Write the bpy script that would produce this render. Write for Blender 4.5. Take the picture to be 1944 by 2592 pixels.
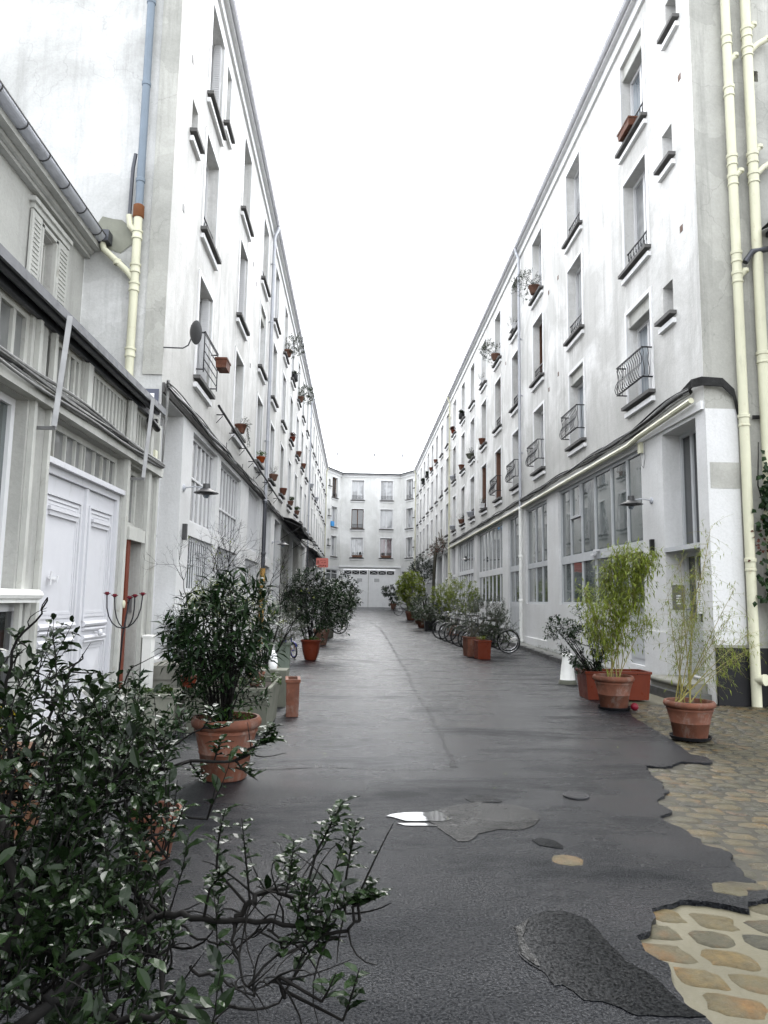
import bpy, math, random
from math import radians, sin, cos, pi, atan2, sqrt
from mathutils import Vector, Matrix, noise
for o in list(bpy.data.objects): bpy.data.objects.remove(o)
SC = bpy.context.scene; COL = SC.collection
random.seed(7)
# ---------------- camera ----------------
F_PX, ROLL, PITCH, YAW, EYE = 1828.7, 0.016, 0.122, 0.0371, 1.5      # focal length in pixels of the 1944x2592 photo
FW = Vector((sin(YAW)*cos(PITCH), cos(YAW)*cos(PITCH), sin(PITCH)))
RT = Vector((cos(YAW), -sin(YAW), 0)); UP = RT.cross(FW)
cd = bpy.data.cameras.new('camera'); cam = bpy.data.objects.new('camera', cd); COL.objects.link(cam)
cd.sensor_fit = 'VERTICAL'; cd.sensor_height = 24; cd.lens = 24*F_PX/2592; cd.clip_start = .05; cd.clip_end = 2000
a, b = cos(ROLL), sin(ROLL)
rx = RT*a + UP*b; ux = UP*a - RT*b          # roll
R3 = Matrix((rx, ux, -FW)).transposed()
cam.matrix_world = Matrix.Translation((0, 0, EYE)) @ R3.to_4x4()
SC.camera = cam
# ---------------- sky, sun, exposure ----------------
w = bpy.data.worlds.new('World'); SC.world = w; w.use_nodes = True
nt = w.node_tree; nt.nodes.clear()
out = nt.nodes.new('ShaderNodeOutputWorld'); bg = nt.nodes.new('ShaderNodeBackground')
sky = nt.nodes.new('ShaderNodeTexSky'); sky.sky_type = 'NISHITA'; sky.sun_disc = False
sky.sun_elevation = radians(52); sky.sun_rotation = radians(6); sky.dust_density = 6; sky.air_density = 1.0; sky.ozone_density = 1
hs = nt.nodes.new('ShaderNodeHueSaturation'); hs.inputs['Saturation'].default_value = .12
mx = nt.nodes.new('ShaderNodeMix'); mx.data_type = 'RGBA'; mx.inputs[0].default_value = .6
mx.inputs[7].default_value = (8.75, 9.1, 9.6, 1)       # even overcast veil over the clear-sky model
nt.links.new(sky.outputs[0], hs.inputs['Color']); nt.links.new(hs.outputs[0], mx.inputs[6])
nt.links.new(mx.outputs[2], bg.inputs[0]); bg.inputs[1].default_value = .12
nt.links.new(bg.outputs[0], out.inputs[0])
sd = bpy.data.lights.new('sun', 'SUN'); sun = bpy.data.objects.new('sun', sd); COL.objects.link(sun)
sd.energy = .5; sd.angle = radians(25); sd.color = (1, .97, .93)
sun.rotation_euler = (radians(-38), 0, radians(-6))
SC.view_settings.view_transform = 'Standard'; SC.view_settings.look = 'None'
SC.view_settings.exposure = 2.3; SC.view_settings.gamma = 1
# ---------------- pixel <-> place helpers (photo pixels, 1944 x 2592) ----------------
def ray(x, y):
    u = x-972; v = y-1296
    return FW*F_PX + RT*(u*cos(ROLL)+v*sin(ROLL)) - UP*(-u*sin(ROLL)+v*cos(ROLL))
CAM = Vector((0, 0, EYE))
def onX(x, y, X): d = ray(x, y); return CAM + d*(X/d.x)
def W(x, y, Y): d = ray(x, y); return CAM + d*(Y/d.y)
def onZ(x, y, Z): d = ray(x, y); return CAM + d*((Z-EYE)/d.z)
def gz(Y): return .85*max(0., min(1., (Y-18)/52.))
def G(x, y):
    t = .5
    d = ray(x, y)
    for i in range(4000):
        p = CAM + d*(t/1828.7)
        if p.z <= gz(p.y): return p
        t += .05
    return p
XR, XL = 5.57, -3.05
# ---------------- mesh builder ----------------
class MB:
    def __init__(s): s.V = []; s.F = []; s.T = []; s.M = []; s.X = None; s.t = 0.; s.m = 0
    def v(s, p):
        p = Vector(p)
        if s.X is not None: p = s.X @ p
        s.V.append(p); return len(s.V)-1
    def f(s, ids): s.F.append(tuple(ids)); s.T.append(s.t); s.M.append(s.m)
    def poly(s, pts): s.f([s.v(p) for p in pts])
    def box(s, x0, y0, z0, x1, y1, z1):
        if x0 > x1: x0, x1 = x1, x0
        if y0 > y1: y0, y1 = y1, y0
        if z0 > z1: z0, z1 = z1, z0
        i = [s.v(p) for p in ((x0,y0,z0),(x1,y0,z0),(x1,y1,z0),(x0,y1,z0),(x0,y0,z1),(x1,y0,z1),(x1,y1,z1),(x0,y1,z1))]
        for q in ((0,3,2,1),(4,5,6,7),(0,1,5,4),(1,2,6,5),(2,3,7,6),(3,0,4,7)): s.f([i[k] for k in q])
    def bar(s, p, q, a, b=None):            # box-section bar
        p = Vector(p); q = Vector(q); b = b or a; d = (q-p).normalized()
        n = d.cross(Vector((0,0,1)));
        if n.length < .01: n = Vector((1,0,0))
        n.normalize(); m = d.cross(n)
        i = []
        for c in (p, q):
            for (sx, sy) in ((-1,-1),(1,-1),(1,1),(-1,1)): i.append(s.v(c+n*sx*a/2+m*sy*b/2))
        for k in ((0,1,2,3),(7,6,5,4),(0,4,5,1),(1,5,6,2),(2,6,7,3),(3,7,4,0)): s.f([i[j] for j in k])
    def tube(s, P, r, n=6, cap=True):
        P = [Vector(p) for p in P]; rr = r if isinstance(r, (list, tuple)) else [r]*len(P)
        prev = None; rings = []
        for k, p in enumerate(P):
            d = (P[min(k+1, len(P)-1)] - P[max(k-1, 0)])
            if d.length < 1e-9: d = Vector((0,0,1))
            d.normalize()
            if prev is None:
                x = d.cross(Vector((0,0,1)))
                if x.length < .05: x = d.cross(Vector((1,0,0)))
            else: x = prev - d*prev.dot(d)
            x.normalize(); prev = x; y = d.cross(x)
            rings.append([s.v(p + (x*cos(2*pi*j/n)+y*sin(2*pi*j/n))*rr[k]) for j in range(n)])
        for k in range(len(P)-1):
            for j in range(n):
                s.f((rings[k][j], rings[k][(j+1)%n], rings[k+1][(j+1)%n], rings[k+1][j]))
        if cap: s.f(rings[0][::-1]); s.f(rings[-1])
    def lathe(s, prof, c=(0,0,0), n=24, a0=0.):
        c = Vector(c); rings = []
        for (r, z) in prof:
            if r < 1e-5: rings.append([s.v(c+Vector((0,0,z)))])
            else: rings.append([s.v(c+Vector((r*cos(a0+2*pi*j/n), r*sin(a0+2*pi*j/n), z))) for j in range(n)])
        for A, B in zip(rings, rings[1:]):
            for j in range(n):
                k = (j+1) % n
                if len(A) == 1 and len(B) == 1: continue
                if len(A) == 1: s.f((A[0], B[k], B[j])) if True else 0
                elif len(B) == 1: s.f((A[j], A[k], B[0]))
                else: s.f((A[j], A[k], B[k], B[j]))
    def torus(s, c, R, r, ax, n=28, m=6):
        c = Vector(c); ax = Vector(ax).normalized(); x = ax.cross(Vector((0,0,1)))
        if x.length < .05: x = ax.cross(Vector((1,0,0)))
        x.normalize(); y = ax.cross(x); rings = []
        for i in range(n):
            e = x*cos(2*pi*i/n)+y*sin(2*pi*i/n)
            rings.append([s.v(c+e*(R+r*cos(2*pi*j/m))+ax*r*sin(2*pi*j/m)) for j in range(m)])
        for i in range(n):
            for j in range(m): s.f((rings[i][j], rings[(i+1)%n][j], rings[(i+1)%n][(j+1)%m], rings[i][(j+1)%m]))
    def leaf(s, p, d, up, L, Wd, fold=.25, droop=.15):
        d = d.normalized(); x = d.cross(up)
        if x.length < .05: x = d.cross(Vector((1,.3,0)))
        x.normalize(); n = x.cross(d)
        m1 = p + d*L*.45 + n*L*.02; tip = p + d*L - n*L*droop
        a1 = p + d*L*.42 + x*Wd*.5 + n*Wd*fold; a2 = p + d*L*.42 - x*Wd*.5 + n*Wd*fold
        i = [s.v(q) for q in (p, a1, tip, a2, m1)]
        s.f((i[0], i[4], i[1])); s.f((i[4], i[2], i[1])); s.f((i[0], i[3], i[4])); s.f((i[4], i[3], i[2]))
    def bigleaf(s, p, d, up, L, Wd, fold=.22, droop=.2, wav=0.):
        d = d.normalized(); x = d.cross(up)
        if x.length < .05: x = d.cross(Vector((1,.3,0)))
        x.normalize(); n = x.cross(d); rows = []
        for k, (t, ww) in enumerate(((0,.06),(.15,.6),(.35,.95),(.6,1.),(.82,.62),(1.,.04))):
            c = p + d*L*t - n*L*droop*t*t
            h = ww*Wd*.5; wv = wav*Wd*(1 if k % 2 else -1)
            rows.append([s.v(c - x*h + n*(h*fold*2+wv)), s.v(c), s.v(c + x*h + n*(h*fold*2-wv))])
        for A, B in zip(rows, rows[1:]):
            s.f((A[0], A[1], B[1], B[0])); s.f((A[1], A[2], B[2], B[1]))
    def mesh(s, name, mats, smooth=False, ang=40):
        me = bpy.data.meshes.new(name); me.from_pydata(s.V, [], s.F)
        for m in (mats if isinstance(mats, (list, tuple)) else [mats]): me.materials.append(m)
        if any(s.M): me.polygons.foreach_set('material_index', s.M)
        if any(s.T):
            at = me.attributes.new('tint', 'FLOAT', 'FACE'); at.data.foreach_set('value', s.T)
        if smooth:
            me.polygons.foreach_set('use_smooth', [True]*len(s.F))
            if ang < 180: me.set_sharp_from_angle(angle=radians(ang))
        me.update(); return me
    def build(s, name, mats, parent=None, smooth=False, ang=40, loc=None, rot=None):
        return put(s.mesh(name, mats, smooth, ang), name, parent, loc, rot)
def put(me, name, parent=None, loc=None, rot=None):
    o = bpy.data.objects.new(name, me); COL.objects.link(o)
    if parent: o.parent = parent
    if loc is not None: o.location = loc
    if rot is not None: o.rotation_euler = rot
    return o
def empty(name, loc=(0,0,0), rz=0):
    o = bpy.data.objects.new(name, None); COL.objects.link(o); o.location = loc; o.rotation_euler = (0,0,rz); o.empty_display_size = .2
    return o
def tag(o, label, cat, group=None):
    o['label'] = label; o['category'] = cat
    if group: o['group'] = group
    return o
def struct(o): o['kind'] = 'structure'; return o
def copy_tree(o, parent=None):
    c = o.copy(); COL.objects.link(c)
    if parent: c.parent = parent
    for ch in list(o.children): copy_tree(ch, c)
    return c
# ---------------- materials ----------------
def newmat(name):
    m = bpy.data.materials.new(name); m.use_nodes = True; n = m.node_tree; n.nodes.clear()
    o = n.nodes.new('ShaderNodeOutputMaterial'); p = n.nodes.new('ShaderNodeBsdfPrincipled'); n.links.new(p.outputs[0], o.inputs[0])
    return m, n, p
def nd(n, t, **k):
    x = n.nodes.new(t)
    for a_, b_ in k.items(): setattr(x, a_, b_)
    return x
def noise_n(n, vec, scale, detail=5, rough=.6, dist=0.):
    x = nd(n, 'ShaderNodeTexNoise'); x.inputs['Scale'].default_value = scale; x.inputs['Detail'].default_value = detail
    x.inputs['Roughness'].default_value = rough; x.inputs['Distortion'].default_value = dist; n.links.new(vec, x.inputs['Vector']); return x.outputs[0]
def ramp(n, fac, stops):
    r = nd(n, 'ShaderNodeValToRGB'); n.links.new(fac, r.inputs[0]); e = r.color_ramp.elements
    while len(e) < len(stops): e.new(.5)
    for i, (p, c) in enumerate(stops):
        e[i].position = p; e[i].color = (c, c, c, 1) if isinstance(c, (int, float)) else (*c, 1)
    return r.outputs[0]
def mixc(n, fac, A, B, mode='MIX'):
    m = nd(n, 'ShaderNodeMix', data_type='RGBA', blend_type=mode)
    for s_, val in ((0, fac), (6, A), (7, B)):
        if isinstance(val, (int, float)): m.inputs[s_].default_value = val
        elif isinstance(val, tuple): m.inputs[s_].default_value = (*val, 1)
        else: n.links.new(val, m.inputs[s_])
    return m.outputs[2]
def mathn(n, op, A, B=None):
    m = nd(n, 'ShaderNodeMath', operation=op)
    for i, val in enumerate((A, B)):
        if val is None: continue
        if isinstance(val, (int, float)): m.inputs[i].default_value = val
        else: n.links.new(val, m.inputs[i])
    return m.outputs[0]
def mapping(n, vec, sc):
    m = nd(n, 'ShaderNodeMapping'); m.inputs['Scale'].default_value = sc; n.links.new(vec, m.inputs[0]); return m.outputs[0]
def bump(n, p, h, st=.3, dist=.01):
    b_ = nd(n, 'ShaderNodeBump'); b_.inputs['Strength'].default_value = st; b_.inputs['Distance'].default_value = dist
    n.links.new(h, b_.inputs['Height']); n.links.new(b_.outputs[0], p.inputs['Normal'])
def wpos(n): return nd(n, 'ShaderNodeNewGeometry').outputs['Position']
def plaster(name, base, dirt, amount=.5, streak=.5, rough=.85, patch=0., crack=.14, ledge=None):
    m, n, p = newmat(name); P = wpos(n)
    big = ramp(n, noise_n(n, P, .55, 8, .65, .6), [(.5-.28*amount, 1.), (.5+.3*(1-amount)+.06, 0.)])
    st = ramp(n, noise_n(n, mapping(n, P, (3.0, 3.0, .2)), 1.0, 8, .75), [(.5, 0.), (.72, 1.)])
    c = mixc(n, mathn(n, 'MULTIPLY', big, .75), base, dirt)
    c = mixc(n, mathn(n, 'MULTIPLY', st, streak), c, tuple(x*.72 for x in dirt))
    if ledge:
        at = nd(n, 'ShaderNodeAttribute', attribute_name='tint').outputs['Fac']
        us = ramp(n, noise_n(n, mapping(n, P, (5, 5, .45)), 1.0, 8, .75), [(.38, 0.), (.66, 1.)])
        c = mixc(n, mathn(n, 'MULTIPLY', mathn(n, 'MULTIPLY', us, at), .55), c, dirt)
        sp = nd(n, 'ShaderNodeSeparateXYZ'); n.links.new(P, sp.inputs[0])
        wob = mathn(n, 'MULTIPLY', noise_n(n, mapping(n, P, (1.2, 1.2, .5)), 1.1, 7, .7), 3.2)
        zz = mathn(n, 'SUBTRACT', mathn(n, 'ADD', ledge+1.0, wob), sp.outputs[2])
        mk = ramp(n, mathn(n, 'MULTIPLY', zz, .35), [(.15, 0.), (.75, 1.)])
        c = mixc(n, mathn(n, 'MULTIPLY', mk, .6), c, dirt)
    if patch:
        v = nd(n, 'ShaderNodeTexVoronoi'); v.inputs['Scale'].default_value = .7; n.links.new(noise_vec(n, P, .5), v.inputs['Vector'])
        pm = ramp(n, v.outputs['Color'], [(.45, 0.), (.5, 1.)])
        c = mixc(n, mathn(n, 'MULTIPLY', pm, patch), c, tuple(x*1.12 for x in dirt))
    if crack:
        cv = nd(n, 'ShaderNodeTexVoronoi', feature='DISTANCE_TO_EDGE'); cv.inputs['Scale'].default_value = .45
        n.links.new(noise_vec(n, P, .9), cv.inputs['Vector'])
        cm = ramp(n, cv.outputs[0], [(.0, 1.), (.006, 0.)])
        c = mixc(n, mathn(n, 'MULTIPLY', cm, crack), c, tuple(x*.45 for x in dirt))
    fine = noise_n(n, P, 26, 5, .7)
    c = mixc(n, .35, c, mixc(n, 1., c, ramp(n, fine, [(.3, .72), (.6, 1.)]), 'MULTIPLY'))
    n.links.new(c, p.inputs['Base Color']); p.inputs['Roughness'].default_value = rough
    p.inputs['Specular IOR Level'].default_value = .25
    bump(n, p, mathn(n, 'ADD', fine, mathn(n, 'MULTIPLY', noise_n(n, P, 4, 4), 2.)), .35, .012)
    return m
def noise_vec(n, P, amt):
    x = nd(n, 'ShaderNodeTexNoise'); x.inputs['Scale'].default_value = 1.2; x.inputs['Detail'].default_value = 6; n.links.new(P, x.inputs['Vector'])
    mv = nd(n, 'ShaderNodeVectorMath', operation='SCALE'); n.links.new(x.outputs['Color'], mv.inputs[0]); mv.inputs['Scale'].default_value = amt*2
    av = nd(n, 'ShaderNodeVectorMath', operation='ADD'); n.links.new(P, av.inputs[0]); n.links.new(mv.outputs[0], av.inputs[1]); return av.outputs[0]
DARK = .55
def paint(name, col, rough=.5, var=.12, dirt=.25, metal=0., spec=.17, nscale=3., bloom=None):
    m, n, p = newmat(name); tc = nd(n, 'ShaderNodeTexCoord').outputs['Object']
    if max(col) < .395: col = tuple(x*DARK for x in col)
    c = mixc(n, ramp(n, noise_n(n, tc, nscale, 6, .65), [(.3, 0.), (.75, 1.)]), tuple(x*(1-var) for x in col), tuple(min(1, x*(1+var)) for x in col))
    if dirt:
        c = mixc(n, mathn(n, 'MULTIPLY', ramp(n, noise_n(n, mapping(n, tc, (3, 3, .7)), 2.3, 8, .7), [(.52, 0.), (.72, 1.)]), dirt), c, tuple(x*.5+.02 for x in col))
    if bloom: c = mixc(n, mathn(n, 'MULTIPLY', ramp(n, noise_n(n, mapping(n, wpos(n), (1, 1, .6)), bloom[1], 9, .75, .4), [(bloom[2], 0.), (bloom[2]+.12, 1.)]), bloom[3]), c, bloom[0])
    n.links.new(c, p.inputs['Base Color']); p.inputs['Metallic'].default_value = metal
    n.links.new(ramp(n, noise_n(n, tc, 9, 4), [(.3, max(.03, rough-.12)), (.7, min(1, rough+.12))]), p.inputs['Roughness'])
    p.inputs['Specular IOR Level'].default_value = spec
    bump(n, p, noise_n(n, tc, 30, 4), .15, .003)
    return m
def foliage(name, dark, light, rough=.35, spec=.5, trans=.15):
    m, n, p = newmat(name)
    at = nd(n, 'ShaderNodeAttribute', attribute_name='tint').outputs['Fac']
    P = wpos(n)
    c = mixc(n, at, dark, light)
    c = mixc(n, mathn(n, 'MULTIPLY', noise_n(n, P, 40, 3), .5), c, tuple(x*.7 for x in dark))
    n.links.new(c, p.inputs['Base Color']); p.inputs['Roughness'].default_value = rough; p.inputs['Specular IOR Level'].default_value = spec; p.inputs['IOR'].default_value = 1.36
    tr = nd(n, 'ShaderNodeBsdfTranslucent'); n.links.new(mixc(n, .5, c, light), tr.inputs[0])
    ms = nd(n, 'ShaderNodeMixShader'); ms.inputs[0].default_value = trans
    n.links.new(p.outputs[0], ms.inputs[1]); n.links.new(tr.outputs[0], ms.inputs[2])
    n.links.new(ms.outputs[0], [x for x in n.nodes if x.type == 'OUTPUT_MATERIAL'][0].inputs[0])
    return m
def glassm(name, col, rough=.04, folds=False, col2=None, spec=.8):
    m, n, p = newmat(name); P = wpos(n)
    if folds:
        wv = noise_n(n, mapping(n, P, (9, 9, .25)), 1.3, 4, .6)
        c = mixc(n, ramp(n, wv, [(.35, 0.), (.65, 1.)]), col, col2)
        c = mixc(n, ramp(n, noise_n(n, mapping(n, P, (.5, .5, .5)), 1.7, 2), [(.46, 0.), (.56, .75)]), c, tuple(x*.5 for x in col))
    else:
        c = mixc(n, ramp(n, noise_n(n, mapping(n, P, (1.4, 1.4, .8)), 1.1, 4, .6), [(.35, 0.), (.65, 1.)]), col, col2 or tuple(x*1.8 for x in col))
    n.links.new(c, p.inputs['Base Color']); p.inputs['Roughness'].default_value = rough; p.inputs['Specular IOR Level'].default_value = spec
    p.inputs['Coat Weight'].default_value = .6; p.inputs['Coat Roughness'].default_value = .03
    bump(n, p, noise_n(n, P, 1.6, 2), .12, .02)
    return m
M = {}
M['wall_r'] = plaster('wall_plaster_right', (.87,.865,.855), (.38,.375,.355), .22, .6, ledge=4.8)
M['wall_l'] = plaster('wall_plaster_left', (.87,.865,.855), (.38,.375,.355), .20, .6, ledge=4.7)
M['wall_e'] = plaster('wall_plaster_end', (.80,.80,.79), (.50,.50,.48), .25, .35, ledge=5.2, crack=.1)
M['gable_l'] = plaster('gable_plaster_left', (.62,.62,.61), (.28,.28,.265), .45, .5, patch=.25, crack=.25)
M['gable_r'] = plaster('gable_plaster_right', (.44,.435,.40), (.22,.22,.20), .60, .7, patch=.4, crack=.3)
M['base_wh'] = plaster('whitewash', (.66,.66,.665), (.50,.50,.49), .15, .25, crack=.1)
M['low_pl'] = plaster('low_wall_plaster', (.44,.438,.41), (.27,.27,.25), .35, .5, crack=.15)
M['trim'] = paint('white_trim', (.66,.66,.66), .6, .06, .3)
M['frame_w'] = paint('white_frame', (.58,.58,.585), .4, .04, .15)
M['frame_g'] = paint('grey_frame', (.42,.43,.44), .45, .05, .2)
M['cream'] = paint('cream_paint', (.52,.51,.385), .4, .06, .45, nscale=1.5, bloom=((.26,.17,.09), 3.2, .60, .75))
M['cream_w'] = paint('cream_wood', (.40,.40,.372), .6, .12, .5, bloom=((.20,.185,.145), 3.0, .56, .6))
M['door_w'] = paint('door_white', (.52,.52,.54), .45, .03, .12, nscale=1.2, bloom=((.30,.30,.28), 4., .60, .5))
M['slab'] = paint('sill_stone', (.20,.195,.19), .8, .2, .5)
M['iron'] = paint('black_iron', (.035,.035,.04), .45, .2, .2, .3)
M['iron_g'] = paint('grey_iron', (.12,.12,.12), .5, .2, .3, .3)
M['zinc'] = paint('zinc', (.40,.41,.44), .42, .15, .4, .3)
M['zinc_l'] = paint('pale_zinc', (.60,.60,.63), .42, .1, .2, .1)
M['zinc_d'] = paint('dark_zinc', (.13,.135,.15), .4, .2, .5, .5)
M['blue_p'] = paint('blue_grey_pipe', (.27,.33,.394), .45, .1, .4, bloom=((.25,.24,.22), 3.5, .60, .6))
M['rust'] = paint('rust', (.30,.12,.05), .8, .3, .5)
M['cable'] = paint('cable_black', (.045,.045,.045), .6, .4, .3, nscale=12)
M['cable_g'] = paint('cable_grey', (.33,.33,.32), .6, .3, .4, nscale=12)
M['terra'] = paint('terracotta', (.215,.085,.052), .7, .35, .6, nscale=5, bloom=((.17,.135,.115), 7., .52, .6))
M['terra_r'] = paint('glazed_red_terracotta', (.20,.040,.018), .35, .12, .35, nscale=5)
M['terra_p'] = paint('pale_terracotta', (.26,.14,.10), .7, .16, .45, nscale=5)
M['concrete'] = paint('mossy_concrete', (.19,.195,.155), .85, .2, .7, nscale=4)
M['concrete_p'] = paint('pale_concrete', (.36,.365,.30), .85, .15, .6, nscale=4)
M['soil'] = paint('soil', (.03,.022,.016), .95, .4, .3, nscale=30)
M['bark'] = paint('bark', (.007,.006,.005), .85, .4, .4, nscale=20)
M['bark_g'] = paint('grey_bark', (.10,.095,.07), .8, .3, .4, nscale=20)
M['cane'] = paint('bamboo_cane', (.34,.30,.09), .45, .25, .3, nscale=8)
M['black'] = paint('black_plastic', (.02,.02,.022), .45, .2, .2)
M['rubber'] = paint('rubber', (.018,.018,.018), .6, .2, .3)
M['chrome'] = paint('chrome', (.55,.55,.56), .25, .1, .3, .9)
M['wood_br'] = paint('brown_wood', (.16,.075,.04), .55, .2, .4)
M['red_door'] = paint('red_brown_door', (.22,.055,.03), .5, .15, .3)
M['white_st'] = paint('white_painted_stone', (.72,.72,.69), .7, .05, .55, nscale=9)
M['stone_step'] = paint('stone_step', (.34,.335,.29), .75, .15, .6)
M['steel'] = paint('brushed_steel', (.38,.38,.38), .4, .08, .2, .6)
M['roof'] = paint('pale_zinc_roof', (.72,.73,.74), .6, .05, .1)
M['roof_s'] = paint('slate_roof', (.10,.10,.11), .6, .2, .3)
M['red_sign'] = paint('salmon_red_enamel', (.55,.17,.14), .35, .05, .1)
M['red_ink'] = paint('dark_red_ink', (.25,.04,.03), .5, .1, 0)
M['blue_sign'] = paint('grey_blue_enamel', (.19,.20,.26), .35, .1, .3)
M['orange'] = paint('orange_paint', (.38,.07,.012), .4, .1, 0)
M['blue_bike'] = paint('blue_paint', (.03,.03,.32), .35, .1, 0)
M['cab'] = paint('pale_blue_grey_plastic', (.45,.50,.52), .5, .05, .3)
M['green_tub'] = paint('grey_green_paint', (.26,.31,.25), .55, .1, .5)
M['red_pl'] = paint('red_plastic', (.22,.012,.028), .4, .1, 0)
M['yellow'] = paint('yellow_plastic', (.38,.28,.01), .4, .05, 0)
M['skyblue'] = paint('blue_plastic', (.06,.28,.60), .4, .05, 0)
M['white_bag'] = paint('white_bag', (.8,.8,.8), .5, .05, 0)
M['paper'] = paint('paper', (.82,.82,.84), .7, .02, 0)
M['ink'] = paint('grey_ink', (.22,.22,.24), .8, .1, 0)
M['glass_d'] = glassm('dark_glass', (.012,.014,.015), .03)
M['glass_g'] = glassm('workshop_glass', (.030,.040,.040), .03, col2=(.10,.12,.117))
M['glass_c'] = glassm('curtained_glass', (.22,.225,.23), .05, True, (.42,.43,.44))
M['glass_cb'] = glassm('pale_blue_glass', (.16,.19,.22), .05, True, (.28,.31,.34))
M['glass_l'] = glassm('pale_fold_glass', (.06,.063,.063), .05, True, (.36,.36,.355))  # pale and dark upright folds in the pane colour
M['glass_gr'] = glassm('obscured_glass', (.11,.113,.11), .18, col2=(.17,.173,.17))
M['glass_red'] = glassm('red_curtained_glass', (.10,.02,.03), .05, True, (.16,.16,.17))
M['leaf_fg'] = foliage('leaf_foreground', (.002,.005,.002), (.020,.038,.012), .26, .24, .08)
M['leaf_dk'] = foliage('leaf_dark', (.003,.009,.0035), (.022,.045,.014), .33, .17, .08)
M['leaf_md'] = foliage('leaf_mid', (.010,.022,.006), (.05,.085,.02), .38, .22, .2)
M['leaf_yl'] = foliage('leaf_yellow_green', (.05,.075,.010), (.24,.29,.045), .42, .2, .3)
M['leaf_ol'] = foliage('leaf_olive', (.014,.022,.014), (.07,.09,.055), .42, .25, .15)
M['leaf_br'] = foliage('leaf_bright', (.02,.05,.006), (.07,.16,.015), .4, .4, .3)
M['leaf_rd'] = foliage('leaf_red_brown', (.05,.015,.01), (.11,.04,.025), .5, .3, .2)
# ================= GROUND =================
def wet_asphalt(name, base, r0, r1, wet=.5, grain=1., spec=.5, lanes=False):
    m, n, p = newmat(name); P = wpos(n)
    agg = noise_n(n, P, 75, 3, .7); agg2 = noise_n(n, P, 260, 2, .6)
    big = noise_n(n, mapping(n, P, (.6, 1.35, 1)), 1.0, 8, .66, .35)
    c = mixc(n, ramp(n, agg, [(.36, 0.), (.68, 1.)]), tuple(x*.45 for x in base), tuple(x*1.75 for x in base))
    c = mixc(n, mathn(n, 'MULTIPLY', ramp(n, big, [(.40, 0.), (.62, 1.)]), .5), c, tuple(x*.6 for x in base))
    sp = ramp(n, noise_n(n, P, 150, 2, .5), [(.62, 0.), (.70, 1.)])
    c = mixc(n, mathn(n, 'MULTIPLY', sp, .5*grain), c, (.075, .078, .082))  # pale specks painted into the colour as wet sparkle
    if lanes:       # two pours: the older left lane beyond the cross seam is paler and holds more water; lightening its colour also paints in sheen
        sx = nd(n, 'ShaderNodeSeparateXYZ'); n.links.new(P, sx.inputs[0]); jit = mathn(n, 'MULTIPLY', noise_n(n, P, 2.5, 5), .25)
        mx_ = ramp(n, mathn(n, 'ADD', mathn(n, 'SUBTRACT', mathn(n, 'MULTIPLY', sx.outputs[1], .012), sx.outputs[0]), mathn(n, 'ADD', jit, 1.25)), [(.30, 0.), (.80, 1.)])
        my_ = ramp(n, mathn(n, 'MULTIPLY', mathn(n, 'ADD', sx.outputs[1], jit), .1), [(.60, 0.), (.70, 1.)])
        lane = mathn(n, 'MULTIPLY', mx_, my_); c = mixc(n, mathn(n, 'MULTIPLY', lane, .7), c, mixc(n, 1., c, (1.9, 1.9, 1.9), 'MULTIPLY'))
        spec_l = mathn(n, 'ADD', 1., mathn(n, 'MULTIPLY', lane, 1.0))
    n.links.new(c, p.inputs['Base Color'])
    n.links.new(ramp(n, big, [(.36, r0), (.64, r1)]), p.inputs['Roughness'])
    p.inputs['IOR'].default_value = 1.34
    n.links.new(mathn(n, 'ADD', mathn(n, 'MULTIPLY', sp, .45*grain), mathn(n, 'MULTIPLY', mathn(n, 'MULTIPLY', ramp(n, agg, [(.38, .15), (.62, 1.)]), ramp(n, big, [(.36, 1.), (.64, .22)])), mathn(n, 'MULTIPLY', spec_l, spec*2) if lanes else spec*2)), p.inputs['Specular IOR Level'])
    bump(n, p, mathn(n, 'ADD', mathn(n, 'MULTIPLY', agg, 1.5), mathn(n, 'MULTIPLY', noise_n(n, P, 4, 3), .9)), .9*grain, .009)
    return m
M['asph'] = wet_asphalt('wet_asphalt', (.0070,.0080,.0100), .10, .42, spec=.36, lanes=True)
M['asph2'] = wet_asphalt('dark_patch_asphalt', (.0035,.004,.0046), .16, .36, grain=.2, spec=.17)
M['mortar'] = plaster('sandy_mortar', (.115,.105,.070), (.055,.050,.030), .4, .1, .55, crack=.0)
M['pave'] = plaster('wet_pavement', (.12,.12,.11), (.055,.058,.05), .5, .1, .42, crack=.5)
M['kerb'] = paint('granite_kerb', (.10,.10,.097), .4, .2, .5)
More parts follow.
